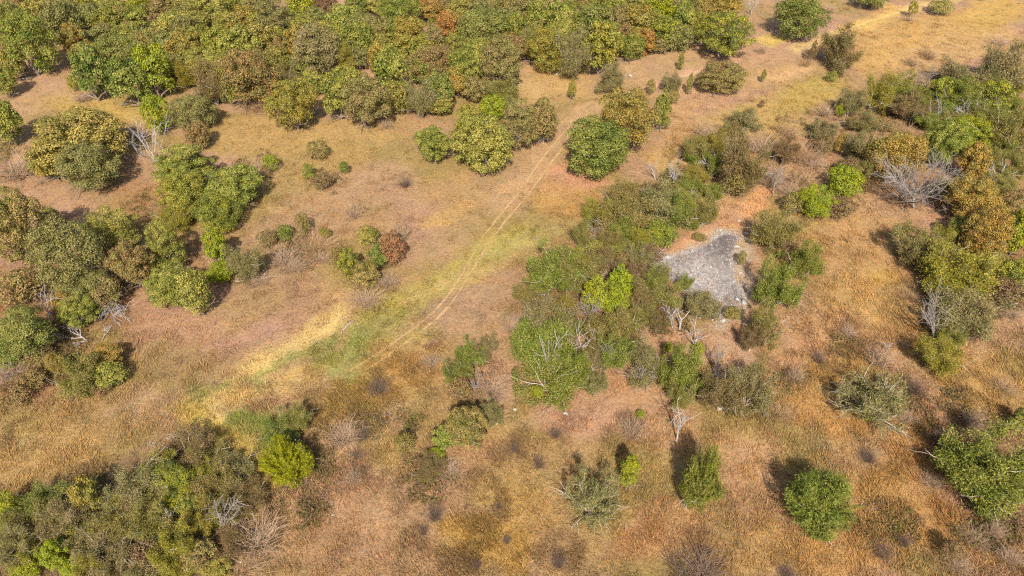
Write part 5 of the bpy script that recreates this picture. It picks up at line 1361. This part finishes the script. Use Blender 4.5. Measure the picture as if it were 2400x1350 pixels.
# knee-high undergrowth: tangles of twigs and small leaves that nobody could count, in the brushy places
UNDER = [(60, 700, 80), (130, 830, 90), (300, 650, 60), (340, 470, 50), (560, 620, 60), (690, 590, 60), (880, 650, 55), (770, 430, 40), (1440, 600, 110), (1350, 720, 90), (1560, 780, 60), (1230, 760, 55), (1130, 880, 55),
 (1070, 960, 60), (960, 1010, 80), (850, 1000, 70), (780, 1100, 80), (2200, 280, 140), (1900, 360, 130), (2050, 420, 60), (1720, 350, 80), (2200, 600, 60), (2190, 760, 70), (2100, 920, 70), (2250, 980, 90), (2320, 1230, 80),
 (2070, 1230, 80), (1830, 880, 60), (1990, 800, 60), (300, 1215, 180), (560, 1230, 90), (1660, 900, 60), (1800, 700, 60), (1640, 360, 70), (20, 380, 60), (600, 390, 50), (240, 215, 60), (700, 1180, 70), (1000, 1120, 70)]
def undergrowth(n, seed):
    rng = np.random.RandomState(seed)
    tot = np.array([r * r for _, _, r in UNDER], float)
    idx = rng.choice(len(UNDER), n * 4, p=tot / tot.sum())
    a, q = rng.uniform(0, 6.283, len(idx)), rng.rand(len(idx)) ** .75 * 1.15
    px = np.array([u[0] for u in UNDER])[idx] + np.cos(a) * q * np.array([u[2] for u in UNDER])[idx]
    py = np.array([u[1] for u in UNDER])[idx] + np.sin(a) * q * np.array([u[2] for u in UNDER])[idx] * .7
    dx, dy, dz = ray(px, py)
    t = -CAM_H / dz
    x, y = dx * t, dy * t
    ok = (rng.rand(len(x)) < np.clip((fbm(x, y, 2.2, 5, 2) - .36) / .4, 0, 1)) & ~in_poly(np.c_[x, y], bed_w)
    for W in rut_w[:2]:
        ok &= seg_dist(np.c_[x, y], W) > 1.2
    x, y = x[ok][:n], y[ok][:n]
    n, per = len(x), 20
    size = rng.uniform(.2, .65, n)
    C = rng.normal(size=(n, per, 3)) * np.array([.42, .42, .3])
    C[..., 2] = np.abs(C[..., 2]) + .05
    C = C * size[:, None, None] + np.stack([x, y, ground_z(x, y)], -1)[:, None]
    C = C.reshape(-1, 3)
    m = len(C)
    L = np.repeat(size, per) * rng.uniform(.2, .55, m)
    V, F = leaf_quads(C, norm(rnd_dirs(rng, m) + np.array([0, 0, .6])), L, L * rng.uniform(.12, .45, m), rng, norm(rng.normal(size=(m, 3)) + np.array([0, 0, .8])))
    tones = np.array([lin(k) for k in ((150, 122, 86), (128, 126, 66), (150, 126, 106), (138, 120, 68), (164, 128, 84))]) * .62
    col = np.repeat(tones[rng.choice(5, n, p=(.26, .24, .2, .18, .12))], per, 0) * rng.uniform(.6, 1.4, (m, 1))
    return mesh_from('undergrowth', V, F, BLADES, {'cover': np.repeat(col, 4, 0)})
obj('undergrowth', undergrowth(10000, 31), kind='stuff', label='knee-high brown and olive undergrowth between the trees and thickets', category='undergrowth')

# ------------------------------------------------------------------ plants
OAKS = [crown_mesh('oak_crown_%d' % i, 20 + i, 56 + 4 * (i % 3), 9000, .058, pr=(.15 + .012 * i, .26 + .015 * i), open_=.05 + .04 * i) for i in range(7)]
OAKB = [crown_mesh('oak_crown_big_%d' % i, 40 + i, 104 + 8 * (i % 3), 24000, .034, pr=(.10 + .01 * i, .21 + .012 * i), open_=.06 + .04 * i) for i in range(6)]
UPR = [crown_mesh('upright_crown_%d' % i, 60 + i, 60, 7000, .05, lo=-.95, pr=(.18, .3), cone=True, open_=.1) for i in range(3)]
BUSH = [crown_mesh('bush_crown_%d' % i, 70 + i, 34, 4200, .07, lo=-.9, pr=(.26, .42), open_=.08) for i in range(4)]
WOODS = [oak_wood('oak_wood_%d' % i, 80 + i) for i in range(4)]
MESQ = [mesquite('mesquite_%d' % i, 90 + i, 9 + i % 3, 20000, 1.0, leafL=.075, leafW=.02, cover=.5, droop=.02) for i in range(6)]
SPRAY = [mesquite('spray_%d' % i, 110 + i, 17, 9000, 1.1, leafL=.12, leafW=.018, cover=.58, jit=.06) for i in range(2)]
DENSE = [mesquite('dense_bush_%d' % i, 120 + i, 9, 21000, .85, leafL=.095, leafW=.017, cover=.6, round_=True) for i in range(3)]
BR = {'purple': [brush_mesh('brush_p%d' % i, 130 + i, 170, TWIG) for i in range(5)],
      'brown': [brush_mesh('brush_b%d' % i, 140 + i, 170, TWIGT) for i in range(4)],
      'dark': [brush_mesh('brush_d%d' % i, 150 + i, 170, TWIGD) for i in range(5)]}
RN = random.Random(5)
def paint(o, mat):
    o.material_slots[0].link = 'OBJECT'
    o.material_slots[0].material = mat
def fit(cx, cy, w, h, clear, cmin, cmax):
    """centre on the ground, half width a, half height c of the plant whose crown fills this box"""
    hc = 2.0
    for _ in range(6):
        x, y, t = on_plane(cx, cy, hc)
        z0 = float(ground_z(x, y))
        m = t / FOC
        a = w / 2 * m
        hh = h / 2 * m
        _, dy, dz = ray(cx, cy)
        dl = math.atan2(-dz, math.hypot(dy, ray(cx, cy)[0]))
        q = max(hh * hh - (a * math.sin(dl)) ** 2, 0)
        c = min(max(math.sqrt(q) / math.cos(dl), cmin * a), cmax * a)
        hc = z0 + c * (1 + clear)
    return x, y, z0, a, c
KINDS = {  # name, category, clearance, min and max height ratio
 'oak': ('oak_tree', 'tree', .06, .62, 1.5), 'mesq': ('mesquite_tree', 'tree', 0, .7, 1.7), 'spray': ('spreading_mesquite', 'tree', 0, .6, 1.2),
 'dense': ('rounded_bush', 'bush', 0, .7, 2.4), 'upr': ('young_tree', 'tree', .1, .9, 2.6), 'bush': ('low_bush', 'bush', 0, .6, 1.8), 'brush': ('leafless_brush', 'brush', 0, .5, 1.6)}
_rf = random.Random(21)
WORDS = {'olive': 'olive', 'yolive': 'yellow-olive', 'tan': 'dull tan', 'green': 'green', 'mixrust': 'brown-flecked', 'sage': 'sage', 'mesq': 'olive', 'mesqgrey': 'grey-green', 'brown': 'brown-olive', 'mesqyellow': 'yellowish', 'mesqgreen': 'fresh green'}
taken = set()
for kind_, pals_, grp_, noun_, home_, (w0, w1), spots in FILL:
    near = [r for r in PLANTS[home_] if len(r[6].split()) <= 10]
    for x_, y_ in spots:
        x_, y_ = x_ + _rf.uniform(-6, 6), y_ + _rf.uniform(-5, 5)
        pal_ = _rf.choice(pals_)
        for r in sorted(near, key=lambda r: (r[2] - x_) ** 2 + (r[3] - y_) ** 2):      # named after the plant it stands next to
            rel = 'behind' if y_ < r[3] - 14 else 'in front of' if y_ > r[3] + 14 else 'beside'
            lb_ = 'small %s %s %s the %s' % (WORDS[pal_], noun_, rel, r[6])
            if (noun_, rel, r[6]) not in taken and len(lb_.split()) <= 16:
                taken.add((noun_, rel, r[6]))
                break
        PLANTS.setdefault(grp_, []).append((kind_, pal_, x_, y_, _rf.uniform(w0, w1), _rf.uniform(w0, w1) * .9, lb_))
used = set()
def label_of(o, label, cat, group):
    assert label not in used, label
    used.add(label)
    o['label'], o['category'], o['group'] = label, cat, group
def root(name, x, y, z):
    o = bpy.data.objects.new(name, None)
    o.empty_display_size = .5
    COL.objects.link(o)
    o.location = (x, y, z)
    return o
GROW = {'oak': .99, 'mesq': 1.22, 'spray': .98, 'dense': 1.0, 'upr': 1.05, 'bush': 1.1, 'brush': 1.15}
for grp, rows in PLANTS.items():
    for kind, pal, cx, cy, w, h, lb in rows:
        nm, cat, clear, cmin, cmax = KINDS[kind]
        gfac = GROW[kind] * (1.14 if grp.startswith('oaks of the wood') and kind == 'oak' else 1)
        x, y, z, a, c = fit(cx, cy, w * gfac, h * gfac, clear, cmin, cmax)
        zc = c * (1 + clear)
        rz = RN.uniform(0, 6.283)
        single = kind == 'brush' or (kind == 'bush' and w < 40)
        def child(n, me, mat=None, parent=None):
            o = obj(n, me, parent)
            o.location = (0, 0, zc)
            o.scale = (a, a, c)
            o.rotation_euler = (0, 0, rz)
            if mat:
                paint(o, mat)
            return o
        if single:
            me_ = RN.choice(BR[pal]) if kind == 'brush' else RN.choice(BUSH)
            o = obj(nm, me_)
            o.location = (x, y, z + zc)
            o.scale = (a, a, c)
            o.rotation_euler = (0, 0, rz)
            if kind == 'bush':
                paint(o, leaf_mat(pal))
            label_of(o, lb, cat, grp)
            continue
        r = root(nm, x, y, z)
        label_of(r, lb, 'bush' if kind == 'oak' and ('bush' in lb or 'shrub' in lb) and 'oak' not in lb else cat, grp)
        if kind == 'oak':
            child('crown', RN.choice(OAKB if w > 84 else OAKS), leaf_mat(pal), r)
            child('trunk', RN.choice(WOODS), None, r)
        elif kind == 'upr':
            child('crown', RN.choice(UPR), leaf_mat(pal), r)
            child('trunk', RN.choice(WOODS), None, r)
        elif kind == 'bush':
            child('foliage', RN.choice(BUSH), leaf_mat(pal), r)
            child('stems', RN.choice(WOODS), None, r)
        else:
            f, s = RN.choice({'mesq': MESQ, 'spray': SPRAY, 'dense': DENSE}[kind])
            child('foliage', f, leaf_mat(pal), r)
            child('stems', s, None, r)

# ------------------------------------------------------------------ dead standing trees and dead wood
def dead_tree(name, mat, foot, top, spread, limbs, twigs, rad, seed, lying=False):
    """foot, top: world points; each main limb is a part of its own"""
    rng = np.random.RandomState(seed)
    foot, top = np.array(foot), np.array(top)
    rad = rad * .74
    twigs += 1
    r = root(name, *foot)
    ax = top - foot
    L = float(np.linalg.norm(ax))
    up = ax / L
    side = norm(np.cross(up, [0.3, 1, 0.2]))
    side2 = np.cross(up, side)
    stem = curve((0, 0, -.05), up + rng.normal(size=3) * .06, L * (.4 if limbs > 1 else .95), rng, 5, .07)
    stem += np.linspace(0, 1, 6)[:, None] ** 1.5 * (up * L * (.4 if limbs > 1 else .95) - stem[-1])
    obj('trunk', Tubes().add(stem, np.linspace(rad, rad * (.66 if limbs > 1 else .3), 6), 7).mesh('dead_trunk', mat), r)
    for i in range(limbs):
        T = Tubes()
        s = rng.randint(2 if limbs > 3 else 3, 6)
        if limbs == 2:
            s = 5
        a = i * 2.4 + rng.rand() if limbs > 2 else i * 3.14 + .4
        out = (np.cos(a) * side + np.sin(a) * side2) * spread * rng.uniform(.5, 1.0)
        end = up * L * rng.uniform(.66, 1.12) + out
        if lying:
            end[2] = max(end[2], -.02)
        p0 = stem[s]
        d = end - p0
        q = curve(p0, d + out * .5 + rng.normal(size=3) * .1 * L, np.linalg.norm(d), rng, 6, .13)
        q += np.linspace(0, 1, 7)[:, None] ** 2 * (end - q[-1])
        if lying:
            q[:, 2] = np.maximum(q[:, 2], .02)
        r0 = rad * rng.uniform(.42, .62)
        T.add(q, np.linspace(r0, r0 * .3, 7), 5)
        for j in range(twigs):
            k = rng.randint(2, 6)
            b = curve(q[k], norm(q[k + 1] - q[k - 1]) + rng.normal(size=3) * .55, np.linalg.norm(d) * rng.uniform(.25, .6), rng, 4, .18)
            if lying:
                b[:, 2] = np.maximum(b[:, 2], .015)
            T.add(b, np.linspace(max(r0 * .42, .018), .01, 5), 4)
            for m_ in range(2):
                kk = rng.randint(1, 4)
                e = curve(b[kk], norm(b[kk + 1] - b[kk]) + rng.normal(size=3) * .7, np.linalg.norm(d) * rng.uniform(.1, .25), rng, 3, .2)
                T.add(e, np.linspace(.016, .007, 4), 3)
        obj('branch', T.mesh('dead_branch', mat), r)
    return r
for i, (kind, bx, by, tx, ty, sp, limbs, twigs, rad, lb) in enumerate(SNAGS):
    f = at(bx, by)
    dx, dy, dz = ray(tx, ty)
    t = f[1] / dy
    top = (dx * t, f[1], max(CAM_H + dz * t, f[2] + .5))
    m_ = scale_at(bx, by)
    r = dead_tree('dead_tree', BONE if kind == 'bone' else GREYW, f, top, sp * .5 * m_, limbs, twigs, rad, 300 + i)
    label_of(r, lb, 'dead tree', 'leafless dead trees and snags')
for i, (kind, bx, by, tx, ty, sp, limbs, rad, lb) in enumerate(FALLEN):
    f, tp = at(bx, by), at(tx, ty)
    m_ = scale_at(bx, by)
    lift = .35 if limbs > 3 else .1
    r = dead_tree('fallen_branch', BONE, (f[0], f[1], f[2] + rad + .12), (tp[0], tp[1], tp[2] + lift), sp * .5 * m_, limbs, 3 if limbs > 2 else 1, rad, 400 + i, True)
    label_of(r, lb, 'dead branch', 'dead wood lying on the ground')

# ------------------------------------------------------------------ stones
def rock_mesh(name, seed):
    rng = np.random.RandomState(seed)
    d = rnd_dirs(rng, 60)
    nl, npnt = 6, 9
    V, F = [], []
    k = rnd_dirs(rng, 4)
    for i in range(nl + 1):
        th = math.pi * i / nl
        for j in range(npnt):
            ph = 2 * math.pi * (j + .5 * (i % 2)) / npnt
            p = np.array([math.sin(th) * math.cos(ph), math.sin(th) * math.sin(ph), math.cos(th)])
            s = 1 + sum(.16 * math.sin(3.1 * (p @ q) + m_) for m_, q in enumerate(k)) + rng.normal() * .05
            p = p * s
            p[2] = max(p[2] * .62, -.3)
            V.append(p)
    for i in range(nl):
        for j in range(npnt):
            F.append((i * npnt + j, (i + 1) * npnt + j, (i + 1) * npnt + (j + 1) % npnt, i * npnt + (j + 1) % npnt))
    return mesh_from(name, V, F, ROCK)
RM = [rock_mesh('stone_%d' % i, 500 + i) for i in range(5)]
for i, (px, py, s, lb) in enumerate(ROCKS):
    x, y, z = at(px, py)
    m_ = scale_at(px, py) * s * .5
    o = obj('pale_stone', RM[i % 5])
    o.location = (x, y, z + m_ * .2)
    o.scale = (m_ * RN.uniform(.9, 1.2), m_ * RN.uniform(.8, 1.1), m_ * RN.uniform(.8, 1.3))
    o.rotation_euler = (0, 0, RN.uniform(0, 6.28))
    label_of(o, lb, 'stone', 'pale stones lying about')
